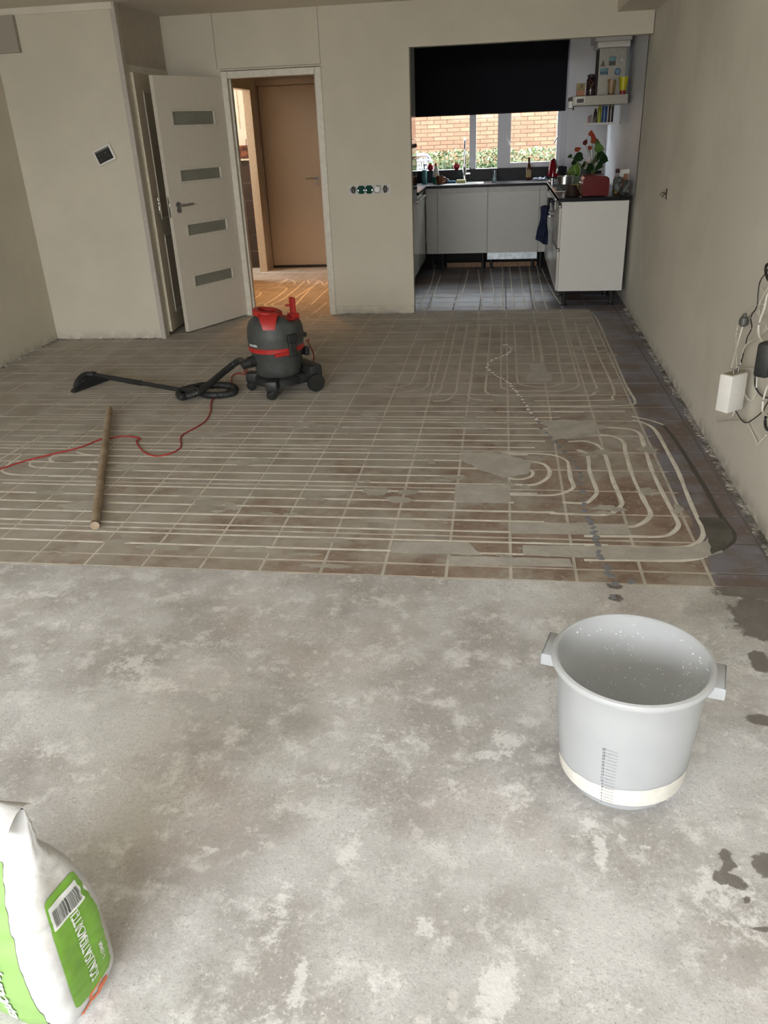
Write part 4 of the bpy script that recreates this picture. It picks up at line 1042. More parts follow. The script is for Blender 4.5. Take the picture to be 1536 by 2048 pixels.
# worktop: L shape of the back run and the left run
wt = empty('worktop', (0, 0, ZT + .02), 0, 'black stone worktop along the window and the left wall', 'worktop')
mb = MB(); mb.box(KXL + .002, 1.11, FYK - .02, KYB - .002, 0, .03, bev=.002); mb.done('slab', M_TOP, wt)
MB().box(KXL + .002, -.935, 6.24, FYK - .02, 0, .03, bev=.002).done('slab', M_TOP, wt)
MB().box(KXL + .002, .70, KYB - .025, KYB - .002, .03, WZ0 - (ZT + .02)).done('upstand', M_TOP, wt)
MB().box(.70, 1.11, KYB - .022, KYB - .002, .03, .10).done('upstand', M_TOP, wt)
MB().box(-.78, -.28, 7.30, 7.66, .0305, .0325, bev=.001).done('sink_rim', M_STEEL, wt)
ZW = ZT + .05
# left run: tall unit with oven, then low units
tu = empty('tall_cabinet', (-.95, YB + .105, 0), 0, 'tall gloss white cabinet with built-in black oven at the left kitchen wall', 'cabinet')
y1 = 6.22 - (YB + .105)
MB().box(-.43, -.02, .002, y1, .12, 2.3).done('carcass', M_GLOSSW, tu)
MB().box(-.02, 0, .002, y1 / 2 - .002, .15, 2.3, bev=.0015).done('door', M_GLOSSW, tu)
MB().box(-.02, 0, y1 / 2 + .002, y1 - .002, .15, .86, bev=.0015).done('door', M_GLOSSW, tu)
MB().box(-.02, 0, y1 / 2 + .002, y1 - .002, 1.48, 2.3, bev=.0015).done('door', M_GLOSSW, tu)
MB().box(-.02, .004, y1 / 2 + .002, y1 - .002, .88, 1.34, bev=.002).done('oven_door', M_GLASSBLK, tu)
MB().box(-.02, .004, y1 / 2 + .002, y1 - .002, 1.35, 1.47, bev=.002).done('oven_panel', M_STEEL, tu)
mb = MB(); mb.cyl(.009, (.035, y1 / 2 + .05, 1.30), (.035, y1 - .05, 1.30), 10); mb.cyl(.006, (0, y1 / 2 + .08, 1.30), (.035, y1 / 2 + .08, 1.30), 8); mb.cyl(.006, (0, y1 - .08, 1.30), (.035, y1 - .08, 1.30), 8); mb.done('oven_handle', M_STEEL, tu, smooth=True)
for q in range(3): MB().cyl(.018, (.004, y1 / 2 + .12 + q * .2, 1.41), (.022, y1 / 2 + .12 + q * .2, 1.41), 16).done('oven_knob', M_BLK, tu)
lo = empty('base_cabinet', (-.95, 6.23, 0), 0, 'low white drawer cabinet under the worktop at the left kitchen wall', 'cabinet')
MB().box(-.43, -.02, 0, .96, .12, ZT + .018).done('carcass', M_GLOSSW, lo)
for (a, b) in ((.0, .48), (.485, .95)):
    MB().box(-.02, 0, a + .002, b, .15, .84, bev=.0015).done('front', M_GLOSSW, lo)
    MB().box(-.02, .018, a + .02, b - .02, .855, .87, bev=.002).done('grip_bar', M_STEEL, lo)
# ---- right run: near end cabinet with side panel, drawers; oven with towel; corner unit
PX0, PX1, PY0 = .448, 1.052, 4.985
ec = empty('drawer_cabinet', (PX0, PY0, 0), 0, 'white end cabinet of the right run with plain side panel on black legs', 'cabinet')
MB().box(.022, PX1 - PX0, 0, .018, .145, .925, bev=.001).done('side_panel', mat('side_panel_white', (.66, .65, .60), .35, var=.01), ec)
MB().box(.022, .60, .018, .60, .15, .925).done('carcass', M_FRONT, ec)
for (z0, z1) in ((.15, .50), (.53, .875)): 
    d = MB().box(0, .02, .0, .597, z0, z1, bev=.0015).done('drawer', M_FRONT, ec)
    MB().box(-.004, .016, .0, .597, z1 + .004, z1 + .022, bev=.002).done('grip_bar', M_DKST, ec)
for (lx, ly_) in ((.07, .06), (.50, .06), (.07, .53), (.50, .53)):
    mb = MB(); mb.lathe([(.034, 0), (.034, .012), (.018, .02), (.017, .10), (.024, .115), (.024, .15)], 16, Matrix.Translation((lx + .02, ly_, 0))); mb.done('leg', M_BLK, ec, smooth=True)
ov = empty('oven_cabinet', (PX0, PY0 + .605, 0), 0, 'steel and white built-in oven between the right hand cabinets', 'oven')
MB().box(.022, .60, 0, .60, .15, .925).done('carcass', M_FRONT, ov)
MB().box(-.004, .02, 0, .597, .36, .79, bev=.002).done('oven_door', mat('oven_door_grey', (.30, .30, .28), .2), ov)
MB().box(-.004, .02, 0, .597, .80, .915, bev=.002).done('control_panel', M_STEEL, ov)
for q in range(4): MB().cyl(.019, (-.004, .10 + q * .13, .86), (-.030, .10 + q * .13, .86), 16, .016).done('knob', M_BLK, ov)
mb = MB(); mb.cyl(.008, (-.045, .04, .745), (-.045, .56, .745), 10); mb.cyl(.006, (-.004, .06, .745), (-.045, .06, .745), 8); mb.cyl(.006, (-.004, .54, .745), (-.045, .54, .745), 8); mb.done('oven_handle', M_CHROME, ov, smooth=True)
MB().box(-.0, .02, 0, .597, .15, .35, bev=.002).done('drawer', M_FRONT, ov)
cc = empty('base_cabinet', (PX0, PY0 + 1.21, 0), 0, 'white drawer cabinet behind the oven in the right corner', 'cabinet')
MB().box(.022, .60, 0, .98, .15, .925).done('carcass', M_FRONT, cc)
MB().box(0, .02, 0, .98, .15, .87, bev=.0015).done('front', M_FRONT, cc)
MB().box(-.03, -.015, .1, .8, .52, .535, bev=.002).done('grip_bar', M_STEEL, cc)
for y in (.1, .8): MB().cyl(.016, (.07, y, 0), (.07, y, .15), 12).done('leg', M_BLK, cc)
wr = empty('worktop', (PX0 - .012, PY0 - .012, .928), 0, 'black stone worktop of the right run with the gas hob', 'worktop')
RYE = FYK - .02 - (PY0 - .012) - .003
MB().box(0, .63, 0, RYE, 0, .03, bev=.002).done('slab', M_TOP, wr)
MB().box(.0, .006, .002, RYE, -.001, .031).done('edge_strip', M_STEEL, wr)
ZR = .958
# towel over the oven handle
tw = empty('dish_towel', (PX0 - .05, PY0 + .605 + .42, .79), 0, 'dark blue dish towel hanging over the oven handle', 'towel')
def towf(u, v):
    a = 2 * math.pi * u; w = 1 - .35 * math.sin(min(1, v * 1.5) * math.pi) + .35 * v
    f = 1 + .22 * math.sin(a * 5 + v * 2) + .1 * math.sin(a * 3 - v * 5)
    return Vector((-.022 - .030 * v + .040 * w * f * math.cos(a), .055 * w * f * math.sin(a), .012 - .34 * v - .03 * v * math.cos(a)))
mb = MB(); mb.grid(towf, 40, 20); mb.ell((-.022, 0, .010), .038, .052, .014, 14)
tw_m = mat('navy_towel', (.018, .026, .075), .95, scale=40, var=.3); o = mb.done('cloth', tw_m, tw, smooth=True)
md = o.modifiers.new('s', 'SOLIDIFY'); md.thickness = .006
mt = empty('oven_mitt', (PX0 - .028, PY0 + .60 + .52, .86), 0, 'black oven glove hanging from the oven knob above the towel', 'oven glove')
MB().box(-.02, .004, -.05, .04, -.10, .02, bev=.012).done('glove', M_BLK, mt, smooth=True)

# ---- window
wn = MB(); Y0, Y1 = KYB + .04, KYB + .11
def xw(px, py=300): return at_y(px, py, KYB + .05).x
m1a, m1b, m2a, m2b = xw(939), xw(952), xw(995), xw(1006)
sx0, sx1 = xw(1006), xw(1114); fx1 = WX1
pane_z0 = at_y(890, 342, KYB + .05).z
M_UPVC = mat('window_frame_white', (.66, .65, .68), .35, var=.02)
FZ1 = WZ1
wf = MB(); wf.box(WX0, fx1, Y0, Y1, WZ0, pane_z0); wf.box(WX0, fx1, Y0, Y1, FZ1 - .06, FZ1); wf.box(m1a, m1b, Y0, Y1, pane_z0, FZ1 - .06); wf.box(m2a, m2b + .015, Y0, Y1, pane_z0, FZ1 - .06)
wf.box(WX0, WX0 + .05, Y0, Y1, pane_z0, FZ1); wf.box(fx1 - .045, fx1, Y0, Y1, pane_z0, FZ1)
WF = wf.done('window_1', M_UPVC, kind='structure', label='white kitchen window frame')
# sash of the right hand light
sf = MB(); a, b = m2b + .015, fx1 - .045; q0, q1 = xw(1021), xw(1112); zs0 = at_y(1060, 324, KYB + .03).z
sf.box(a, b, Y0 - .025, Y1 - .02, pane_z0, zs0, bev=.003); sf.box(a, q0, Y0 - .025, Y1 - .02, zs0, FZ1 - .07, bev=.003); sf.box(q1, b, Y0 - .025, Y1 - .02, zs0, FZ1 - .07, bev=.003); sf.box(q0, q1, Y0 - .025, Y1 - .02, FZ1 - .14, FZ1 - .07)
sf.done('sash', M_UPVC, WF)
for (pa, pb) in (((1013, 273), (1019, 291)), ((1116, 272), (1107, 287))):
    a_, b_ = at_y(*pa, Y0 - .03), at_y(*pb, Y0 - .05)
    mb = MB(); mb.cyl(.012, a_ + Vector((0, .03, 0)), a_, 12); mb.cyl(.008, a_, b_, 8); mb.done('sash_handle', M_WHITE, WF, smooth=True)
for (a, b, z) in ((WX0 + .05, m1a, pane_z0), (m1b, m2a, pane_z0), (q0, q1, zs0)):
    MB().box(a, b, Y0 + .03, Y0 + .034, z, FZ1 - .06).done('pane', M_PANE, WF)
MB().box(WX0, WX1, KYB - .01, KYB + .04, WZ0 - .012, WZ0 + .004, bev=.002).done('window_sill', M_TOP, WF)
MB().box(WX1 + .005, WX1 + .02, KYB - .012, KYB, WZ0, 2.42).done('trim_10', M_UPVC, kind='structure')
bl = empty('roller_blind', ((WX0 + .64) / 2, KYB - .07, 2.40), 0, 'black roller blind covering the upper half of the kitchen window', 'blind')
hw = (.645 - WX0) / 2; zb = at_y(980, 226, KYB - .07).z - 2.40
MB().box(-hw, hw, -.002, .002, zb, 0).done('fabric', mat('black_blind_fabric', (.004, .004, .007), .95), bl)
MB().cyl(.022, (-hw, 0, .01), (hw, 0, .01), 16).done('roller', M_BLK, bl)
MB().box(-hw, hw, -.006, .006, zb - .012, zb + .004, bev=.002).done('bottom_bar', mat('blind_bar', (.006, .006, .008), .8), bl)

# ---- outside: brick wall, hedge, bicycle, garden chair, ground
MB().box(-8, 8, 8.1, 14, -.3, -.12).done('ground_outside', mat('paving_outside', (.12, .11, .095), .9, scale=4, var=.2), kind='structure')
MB().box(-12, 12, YR - 12, YR - .1, -.3, -.12).done('ground_garden', mat('garden_paving', (.32, .30, .26), .9, scale=4, var=.2), kind='structure')
BW = empty('brick_facade', (0, 12.0, 0), 0, 'orange brick wall of the house across the path behind the hedge', 'brick wall')
M_MORT = mat('brick_mortar', (.11, .078, .052), .9); 
tB = NT('orange_brick'); oi = tB.node('ShaderNodeObjectInfo').outputs['Random']; c_ = tB.mix(oi, (.13, .058, .030), (.175, .085, .046)); c_ = tB.mix(tB.ramp(tB.noise(7, 4), .4, .7, 0, .5), c_, (.11, .049, .025)); M_BRICK = tB.out(c_, .9, tB.noise(50, 4), .3, .003)
MB().box(-6, 6, .012, .3, -.2, 3.6).done('mortar_bed', M_MORT, BW)
bme = MB().box(-.104, .104, 0, .1, 0, .052); bmesh.ops.recalc_face_normals(bme.b, faces=bme.b.faces); me_ = bpy.data.meshes.new('brick'); bme.b.to_mesh(me_); bme.b.free(); me_.materials.append(M_BRICK)
random.seed(2); nb = 0
mbr = MB()
for r in range(52):
    z = -.02 + r * .0625
    for c in range(-24, 25):
        x = c * .22 + (.11 if r % 2 else 0)
        if -2.05 < x < 1.0 and 1.17 < z < 2.0 and nb < 290:
            o = bpy.data.objects.new('brick', me_); o.location = (x, random.uniform(-.002, .003), z); link(o, BW); nb += 1
        elif -3.6 < x < 3.0: mbr.box(x - .104, x + .104, 0, .1, z, z + .052)
mbr.done('brick_field', M_BRICK, BW, kind='stuff')
hdg = empty('hedge', (-.3, 10.2, -.12), 0, 'loose green hedge running along in front of the brick wall', 'hedge')
tH = NT('hedge_leaf'); gi = tH.node('ShaderNodeNewGeometry').outputs['Random Per Island']; c_ = tH.mix(gi, (.035, .058, .02), (.095, .125, .045)); M_LEAF = tH.out(c_, .6)
mb = MB(); random.seed(6)
for k in range(16000):
    x = random.uniform(-2.6, 2.2); z = random.uniform(.55, 1.40) ; y = random.uniform(-.42, .3)
    top = 1.36 + .05 * noise.noise(Vector((x * 3, 0, 0))) 
    if z > top: continue
    if y > -.2 and z < top - .12: y = -.42 + .2 * random.random()
    L = random.uniform(.018, .042); M = Matrix.Translation((x, y, z)) @ Matrix.Rotation(random.uniform(0, 6.3), 4, 'Z') @ Matrix.Rotation(random.uniform(-1.2, 1.2), 4, 'X') @ Matrix.Rotation(random.uniform(0, 6.3), 4, 'Y')
    mb.poly([(0, 0, -L), (L * .4, 0, 0), (0, 0, L), (-L * .4, 0, 0)], None, M)
mb.done('foliage', M_LEAF, hdg, kind='stuff', recalc=False)
MB().box(-3, 3, -.16, .3, 0, 1.16).done('inner_mass', mat('hedge_inside', (.035, .05, .02), .95, scale=12, var=.3), hdg)
bc = empty('bicycle', (-.35, 9.15, -.12), R(8), 'white bicycle parked in front of the hedge', 'bicycle')
M_BIKE = mat('white_bike_paint', (.28, .29, .31), .3)
for x in (-.52, .52):
    mb = MB(); mb.tube([(x + .33 * math.cos(a * math.pi / 8), 0, .35 + .33 * math.sin(a * math.pi / 8)) for a in range(16)], .016, 8, sub=3, closed=True); 
    mb.done('wheel', M_BIKE if x > 0 else M_BIKE, bc, smooth=True)
    mb = MB()
    for a in range(8): mb.cyl(.0015, (x, 0, .35), (x + .32 * math.cos(a * math.pi / 4), 0, .35 + .32 * math.sin(a * math.pi / 4)), 4)
    mb.done('spokes', M_STEEL, bc, kind='stuff')
    mb = MB(); mb.tube([(x + .38 * math.cos(a), 0, .35 + .38 * math.sin(a)) for a in (R(20), R(50), R(80), R(110), R(140))], .022, 8); mb.done('mudguard', M_BIKE, bc, smooth=True)
mb = MB(); mb.tube([(-.52, 0, .35), (-.15, 0, .30)], .014, 8, smooth=False); mb.tube([(-.15, 0, .30), (-.25, 0, .85)], .016, 8, smooth=False); mb.tube([(-.52, 0, .35), (-.22, 0, .72)], .012, 8, smooth=False); mb.tube([(-.15, 0, .32), (.05, 0, .42), (.34, 0, .86)], .018, 8); mb.tube([(.52, 0, .35), (.42, 0, .60), (.32, 0, .98)], .016, 8); mb.done('frame', M_BIKE, bc, smooth=True)
mb = MB(); mb.tube([(.10, -.28, 1.03), (.22, -.26, 1.06), (.34, -.10, 1.04), (.34, .10, 1.04), (.22, .26, 1.06), (.10, .28, 1.03)], .013, 8); mb.done('handlebar', M_BIKE, bc, smooth=True)
MB().ell((-.27, 0, .90), .13, .08, .035, 12).done('saddle', M_BLK, bc, smooth=True)
gc = at_y(855, 345, 8.75)
ch = empty('garden_chair', (gc.x, 8.75, -.12), R(52), 'white plastic garden chair outside the kitchen window', 'chair')
mb = MB(); b0, b1 = gc.z + .12 - .05, at_y(850, 310, 8.85).z + .12
Mx = Matrix.Translation((0, 0, 0))
def cb(pts, r=.014): mb.tube(pts, r, 8)
cb([(-.19, 0, b0 - .5), (-.17, .04, b0), (-.15, .09, b1 - .06), (-.08, .1, b1), (.08, .1, b1), (.15, .09, b1 - .06), (.17, .04, b0), (.19, 0, b0 - .5)], .02)
for k in range(5): mb.tube([(-.10 + .05 * k, .03, b0 - .3), (-.09 + .045 * k, .1, b1 - .03)], .010, 6, smooth=False)
for k in range(3): mb.tube([(-.15, .05 + .015 * k, b0 + .02 + k * .09), (.15, .05 + .015 * k, b0 + .02 + k * .09)], .009, 6, smooth=False)
mb.done('backrest', mat('white_chair_plastic', (.22, .22, .27), .4), ch, smooth=True)
MB().box(-.21, .21, -.40, .03, .40, .43, bev=.01).done('seat', M_WHITE, ch)
for sx_ in (-1, 1):
    for y in (-.37, .02): MB().cyl(.018, (sx_ * .2, y, 0), (sx_ * .19, y, .41), 10).done('leg', M_WHITE, ch)

# ---- things on the worktops
def put(name, px, py, z, label, cat, group=None, y=None, rz=0):
    p = at_z(px, py, z) if y is None else Vector((at_y(px, py, y).x, y, z))
    return empty(name, (p.x, p.y, z), rz, label, cat, group)
def lat(parent, name, prof, m, n=20, **k):
    mb = MB(); mb.lathe(prof, n, **k); return mb.done(name, m, parent, smooth=True)
WYI = 7.79
zS = WZ0 + .004
# tap
tp_ = put('kitchen_tap', 929, 362, ZW, 'tall chrome spring-spout kitchen tap in front of the window', 'tap', y=7.70)
lat(tp_, 'body', [(.030, 0), (.030, .01), (.022, .015), (.021, .17), (.016, .18), (.012, .20)], M_CHROME)
mb = MB(); mb.tube([(0, 0, .18), (0, 0, .36), (.0, 0, .42), (.004, -.03, .47), (.006, -.08, .46), (.006, -.11, .40), (.006, -.115, .30)], .011, 10, sub=10, rf=lambda t, i: 1.15 if i % 2 else .95); mb.done('spring_spout', M_CHROME, tp_, smooth=True)
MB().cyl(.015, (.006, -.115, .30), (.006, -.115, .20), 14).done('spray_head', M_CHROME, tp_)
mb = MB(); mb.cyl(.012, (.02, 0, .09), (.07, 0, .09), 12); mb.cyl(.005, (.065, 0, .09), (.068, 0, .16), 8); mb.done('mixer_lever', M_CHROME, tp_, smooth=True)
# window-sill plants in red pots
M_REDPOT = mat('red_glazed_pot', (.32, .012, .02), .15)
M_SUC = mat('succulent_green', (.34, .46, .18), .6)
def sill_pot(px, label):
    o = put('succulent_pot', px, 345, zS, label, 'plant', 'red pots with succulents on the window sill', y=7.875)
    lat(o, 'pot', [(.018, 0), (.034, .012), (.041, .035), (.038, .055), (.030, .066), (.028, .062)], M_REDPOT)
    random.seed(px)
    for k in range(12):
        a = k * 2.4; t = .3 + .5 * random.random(); mb = MB(); M = Matrix.Translation((0, 0, .055)) @ Matrix.Rotation(a, 4, 'Z') @ Matrix.Rotation(t, 4, 'Y')
        mb.poly([(0, -.004, 0), (0, .004, 0), (0, .009, .026), (0, 0, .052), (0, -.009, .026)], (.003, 0, 0), M); mb.done('leaf', M_SUC, o)
    return o
sill_pot(861, 'red pot with a succulent on the sill, nearest the white chair')
sill_pot(913, 'red pot with a succulent on the sill, left of the tap')
o = put('dish_soap_bottle', 849, 362, ZW, 'slim teal pump bottle at the left end of the worktop', 'bottle', y=7.62)
lat(o, 'bottle', [(.030, 0), (.031, .01), (.031, .14), (.026, .155), (.010, .162)], mat('teal_bottle', (.10, .28, .30), .2))
mb = MB(); mb.cyl(.006, (0, 0, .16), (0, 0, .21), 8); mb.box(-.01, .03, -.007, .007, .205, .217, bev=.002); mb.done('pump', M_BLK, o)
o = put('detergent_bottle', 872, 364, ZW, 'white and green washing-up liquid bottle with orange cap', 'bottle', y=7.58)
lat(o, 'bottle', [(.036, 0), (.038, .02), (.038, .10), (.028, .16), (.014, .19)], M_WHITE, sy=.6)
mb = MB(); mb.lathe([(.0385, .0), (.0395, .02), (.0395, .075)], 20, sy=.6, cap0=False, cap1=False); mb.done('label', mat('green_label', (.02, .17, .12), .4), o, smooth=True)
lat(o, 'cap', [(.014, .19), (.012, .225), (.006, .235)], mat('orange_cap', (.70, .22, .08), .4))
def mug(px, py, label, h, r, m, y):
    o = put('mug', px, py, ZW, label, 'mug', y=y)
    lat(o, 'cup', [(r * .82, 0), (r * .9, .005), (r, h * .5), (r, h), (r - .004, h), (r - .004, h * .3), (.001, .008)], m, cap1=True)
    mb = MB(); mb.tube([(r * .9, 0, h * .8), (r * 1.5, 0, h * .72), (r * 1.5, 0, h * .35), (r * .9, 0, h * .25)], .006, 8); mb.done('handle', m, o, smooth=True); return o
mug(880, 368, 'brown glazed mug at the left of the sink', .095, .042, mat('brown_glaze', (.20, .065, .02), .25), 7.42)
mug(889, 366, 'small dark cup just behind the brown mug', .06, .034, mat('dark_glaze', (.10, .06, .04), .3), 7.50)
o = put('dish_sponge', 903, 362, ZW, 'blue scouring sponge beside the sink', 'sponge', y=7.50); MB().box(-.05, .05, -.03, .03, 0, .03, bev=.006).done('sponge', mat('blue_sponge', (.05, .15, .24), .9), o, smooth=True)
o = put('dish_sponge', 922, 364, ZW, 'pale yellow sponge beside the tap', 'sponge', y=7.47); MB().box(-.055, .055, -.03, .03, 0, .042, bev=.009).done('sponge', mat('yellow_sponge', (.74, .70, .38), .9), o, smooth=True)
o = put('drinking_glass', 989, 360, ZW, 'clear drinking glass alone on the black worktop', 'glass', y=7.50)
lat(o, 'glass', [(.027, 0), (.033, .13), (.031, .13), (.026, .008), (.001, .008)], M_CLEAR)
lat(o, 'water', [(.001, .01), (.0255, .01), (.0265, .045), (.001, .045)], mat('water_blueish', (.55, .68, .72), .1))
o = put('beer_bottle', 1057, 355, ZW, 'brown glass beer bottle by the window', 'bottle', y=7.70)
lat(o, 'bottle', [(.029, 0), (.031, .008), (.031, .13), (.026, .155), (.013, .185), (.012, .235), (.014, .238), (.014, .248)], mat('brown_glass', (.10, .03, .012), .08))
mb = MB(); mb.lathe([(.0316, .03), (.0316, .11)], 20, cap0=False, cap1=False); mb.done('label', mat('gold_label', (.32, .22, .09), .5), o, smooth=True)
o = put('tea_cloth', 1080, 357, ZW, 'crumpled pale blue cloth between bottle and coffee machine', 'cloth', y=7.5)
mb = MB(); mb.grid(lambda u, v: Vector(((u - .5) * .16, (v - .5) * .12, .008 + .03 * abs(noise.noise(Vector((u * 4, v * 4, 2)))) + .012 * math.sin(u * 9) * math.sin(v * 7) + .01)), 16, 12); o2 = mb.done('cloth', mat('pale_blue_cloth', (.62, .68, .80), .9, scale=30, var=.2), o, smooth=True); o2.modifiers.new('s', 'SOLIDIFY').thickness = .004
# coffee machine: red dome with chrome handle
cm = put('coffee_machine', 1105, 352, ZR, 'shiny red rounded pad coffee machine with chrome front strip', 'coffee machine', y=7.04)
M_GRED = mat('gloss_red_enamel', (.22, .004, .010), .12)
mb = MB(); mb.lathe([(.062, .055), (.070, .06), (.068, .12), (.060, .18), (.045, .225), (.022, .248), (.001, .252)], 28, sx=.82, sy=1.35, cap1=False); mb.done('body', M_GRED, cm, smooth=True)
mb = MB(); mb.lathe([(.055, 0), (.055, .015), (.030, .02), (.030, .05), (.058, .056)], 24); mb.done('base', M_CHROME, cm, smooth=True)
mb = MB(); mb.tube([(.035, -.085, .10), (.040, -.085, .15), (.034, -.068, .195), (.020, -.045, .228)], .014, 10); mb.done('chrome_strip', M_CHROME, cm, smooth=True)
MB().cyl(.020, (.03, -.06, .08), (.062, -.07, .08), 14).done('side_knob', M_GRED, cm)
for k, dx in enumerate((-.04, .0, .04)):
    pass
# hob with pan supports and pots
hb = put('gas_hob', 1130, 372, ZR, 'gas hob with cast iron pan supports next to the oven', 'hob', y=5.98)
MB().box(-.12, .36, -.28, .28, 0, .006, bev=.002).done('plate', M_STEEL, hb)
for (x, y) in ((0, -.14), (0, .14), (.24, -.14), (.24, .14)):
    lat(hb, 'burner', [(.04, .006), (.04, .014), (.028, .018), (.028, .024), (.001, .024)], M_BLK).location = (x, y, 0)
    mb = MB()
    for a in range(4): mb.box(.02, .10, -.004, .004, .030, .038, Matrix.Translation((x, y, 0)) @ Matrix.Rotation(a * math.pi / 2, 4, 'Z'))
    mb.box(x - .1, x + .1, y - .1, y - .094, .024, .034); mb.box(x - .1, x + .1, y + .094, y + .1, .024, .034); mb.done('pan_support', M_BLK, hb)
o = put('saucepan', 1120, 358, ZR + .04, 'small steel saucepan on the far burner of the hob', 'pan', y=6.12); o.location.x += .05
lat(o, 'pan', [(.075, 0), (.08, .004), (.08, .075), (.083, .078), (.078, .078), (.076, .01), (.001, .008)], M_STEEL); mb = MB(); mb.tube([(-.08, 0, .06), (-.14, -.02, .07), (-.2, -.03, .075)], .007, 8); mb.done('handle', M_BLK, o, smooth=True)
o = put('butter_box', 1152, 372, ZR, 'yellow cardboard box beside the hob', 'box', y=5.62)
MB().box(-.05, .05, -.035, .035, 0, .075, bev=.002).done('box', mat('yellow_card', (.34, .31, .10), .7), o)
o = put('leather_pouch', 1143, 385, ZR, 'dark brown crumpled leather pouch left of the bread box', 'pouch', y=5.25)
mb = MB(); mb.grid(lambda u, v: Vector(((.062 - .02 * v) * math.cos(u * 6.2832) * (1 + .15 * noise.noise(Vector((u * 5, v * 3, 0)))), (.09 - .04 * v) * math.sin(u * 6.2832), .085 * v + .012 * noise.noise(Vector((math.cos(u * 6.28) * 2, math.sin(u * 6.28) * 2, v * 3))) * v)), 24, 8)
bmesh.ops.remove_doubles(mb.b, verts=mb.b.verts, dist=.0005); mb.ell((0, 0, .075), .040, .05, .015, 12); mb.done('pouch', mat('dark_leather', (.045, .026, .016), .6, scale=25, var=.25), o, smooth=True)
# red bread box
bb_ = put('bread_box', 1191, 394, ZR, 'glossy red bread box with rounded lid on the end of the worktop', 'bread box', y=5.06)
w = .092; x0, x1 = at_y(1165, 380, 5.06).x - bb_.location.x, at_y(1218, 380, 5.06).x - bb_.location.x
hB = at_y(1190, 352, 5.06).z - ZR
P = []
for k in range(13):
    a = math.pi - math.pi * k / 12; cx_ = (x0 + x1) / 2; P.append((cx_ + (x1 - x0) / 2 * math.copysign(abs(math.cos(a)) ** .45, math.cos(a)), 0, hB - .045 + .045 * math.sin(a) ** .8))
P = [(x0, 0, .006)] + P + [(x1, 0, .006)]
M_BB = mat('bread_box_red', (.12, .001, .001), .3, Specular_IOR_Level=.2)
mb = MB(); mb.poly(P, (0, .012, 0)); mb.done('end_cap', M_BB, bb_)
mb = MB(); Q = [((p[0] - (x0 + x1) / 2) * .97 + (x0 + x1) / 2, .012, p[2] * .975 + .001) for p in P]; mb.poly(Q, (0, .30, 0)); mb.done('lid', mat('bread_box_lid_red', (.30, .008, .006), .3), bb_)
mb = MB(); mb.poly([(p[0], .312, p[2]) for p in P], (0, .012, 0)); mb.done('end_cap', M_BB, bb_)
mb = MB(); mb.cyl(.008, (x0 - .008, .12, .11), (x0 - .008, .20, .11), 10); mb.done('lid_knob', M_CHROME, bb_)
for fx in (x0 + .02, x1 - .02):
    for fy in (.02, .30): MB().cyl(.008, (fx, fy, 0), (fx, fy, .007), 10).done('foot', M_BLK, bb_)
# anthurium plant, herb, kettle-like bottle, boxes behind
def leaf_mb(L, Wd, M, droop=.3, lobed=True):
    mb = MB(); n = 8
    def f(u, v):
        t = u; w = Wd * (math.sin(math.pi * min(1, t * 1.0 + .12)) ** .8) * (1.15 - .5 * t) if lobed else Wd * math.sin(math.pi * t) ** .7
        return M @ Vector((t * L, (v - .5) * 2 * w, -droop * L * t * t + .10 * Wd * abs(v - .5) * 2))
    mb.grid(f, n, 4); return mb
pl_ = put('anthurium_plant', 1184, 358, ZR, 'anthurium with red flowers and dark heart-shaped leaves in a white pot', 'plant', y=5.60)
py_ = 5.60
lat(pl_, 'pot', [(.050, 0), (.065, .10), (.066, .11), (.060, .11), (.055, .02)], M_WHITE)
M_DLEAF = mat('dark_anthurium_leaf', (.022, .060, .018), .3, scale=12, var=.25); M_LLEAF = mat('sunlit_leaf', (.10, .20, .04), .35, scale=12, var=.2); M_FLW = mat('anthurium_flower', (.42, .060, .035), .3); M_STEM = mat('plant_stem', (.12, .17, .05), .6)
def lp_(px, py, dy=0): 
    q = at_y(px, py, py_ + dy); return q - pl_.location
base = Vector((0, 0, .11))
spec = [((1158, 313), .10, .048, M_DLEAF, -.08, 150), ((1148, 322), .09, .040, M_DLEAF, .0, 200), ((1173, 322), .11, .050, M_DLEAF, -.06, 250), ((1180, 300), .09, .045, M_LLEAF, .05, 60), ((1196, 284), .09, .04, M_LLEAF, 0, 20), ((1198, 295), .10, .045, M_LLEAF, -.05, -20),
        ((1200, 310), .11, .045, M_DLEAF, .03, -40), ((1205, 318), .10, .05, M_DLEAF, -.05, -60), ((1196, 330), .10, .05, M_DLEAF, -.08, -80), ((1188, 318), .10, .05, M_DLEAF, .06, 270), ((1165, 330), .09, .04, M_DLEAF, .05, 210), ((1140, 312), .05, .02, M_DLEAF, -.03, 170), ((1206, 302), .06, .02, M_DLEAF, -.02, 80), ((1178, 335), .09, .045, M_DLEAF, -.05, 300)]
for (pt, L, Wd, m, dy, a) in spec:
    q = lp_(*pt, dy); d = Matrix.Translation(q - Vector((math.cos(R(a)), math.sin(R(a)) * .2, .0)) * L * .4) @ Matrix.Rotation(R(a), 4, 'Z') @ Matrix.Rotation(R(62), 4, 'X') @ Matrix.Rotation(R(10), 4, 'Y')
    leaf_mb(L, Wd, d).done('leaf', m, pl_, smooth=True, recalc=False)
    mb = MB(); mb.tube([base, (base + q) / 2 + Vector((0, 0, .02)), q], .0022, 6); mb.done('stem', M_STEM, pl_, smooth=True)
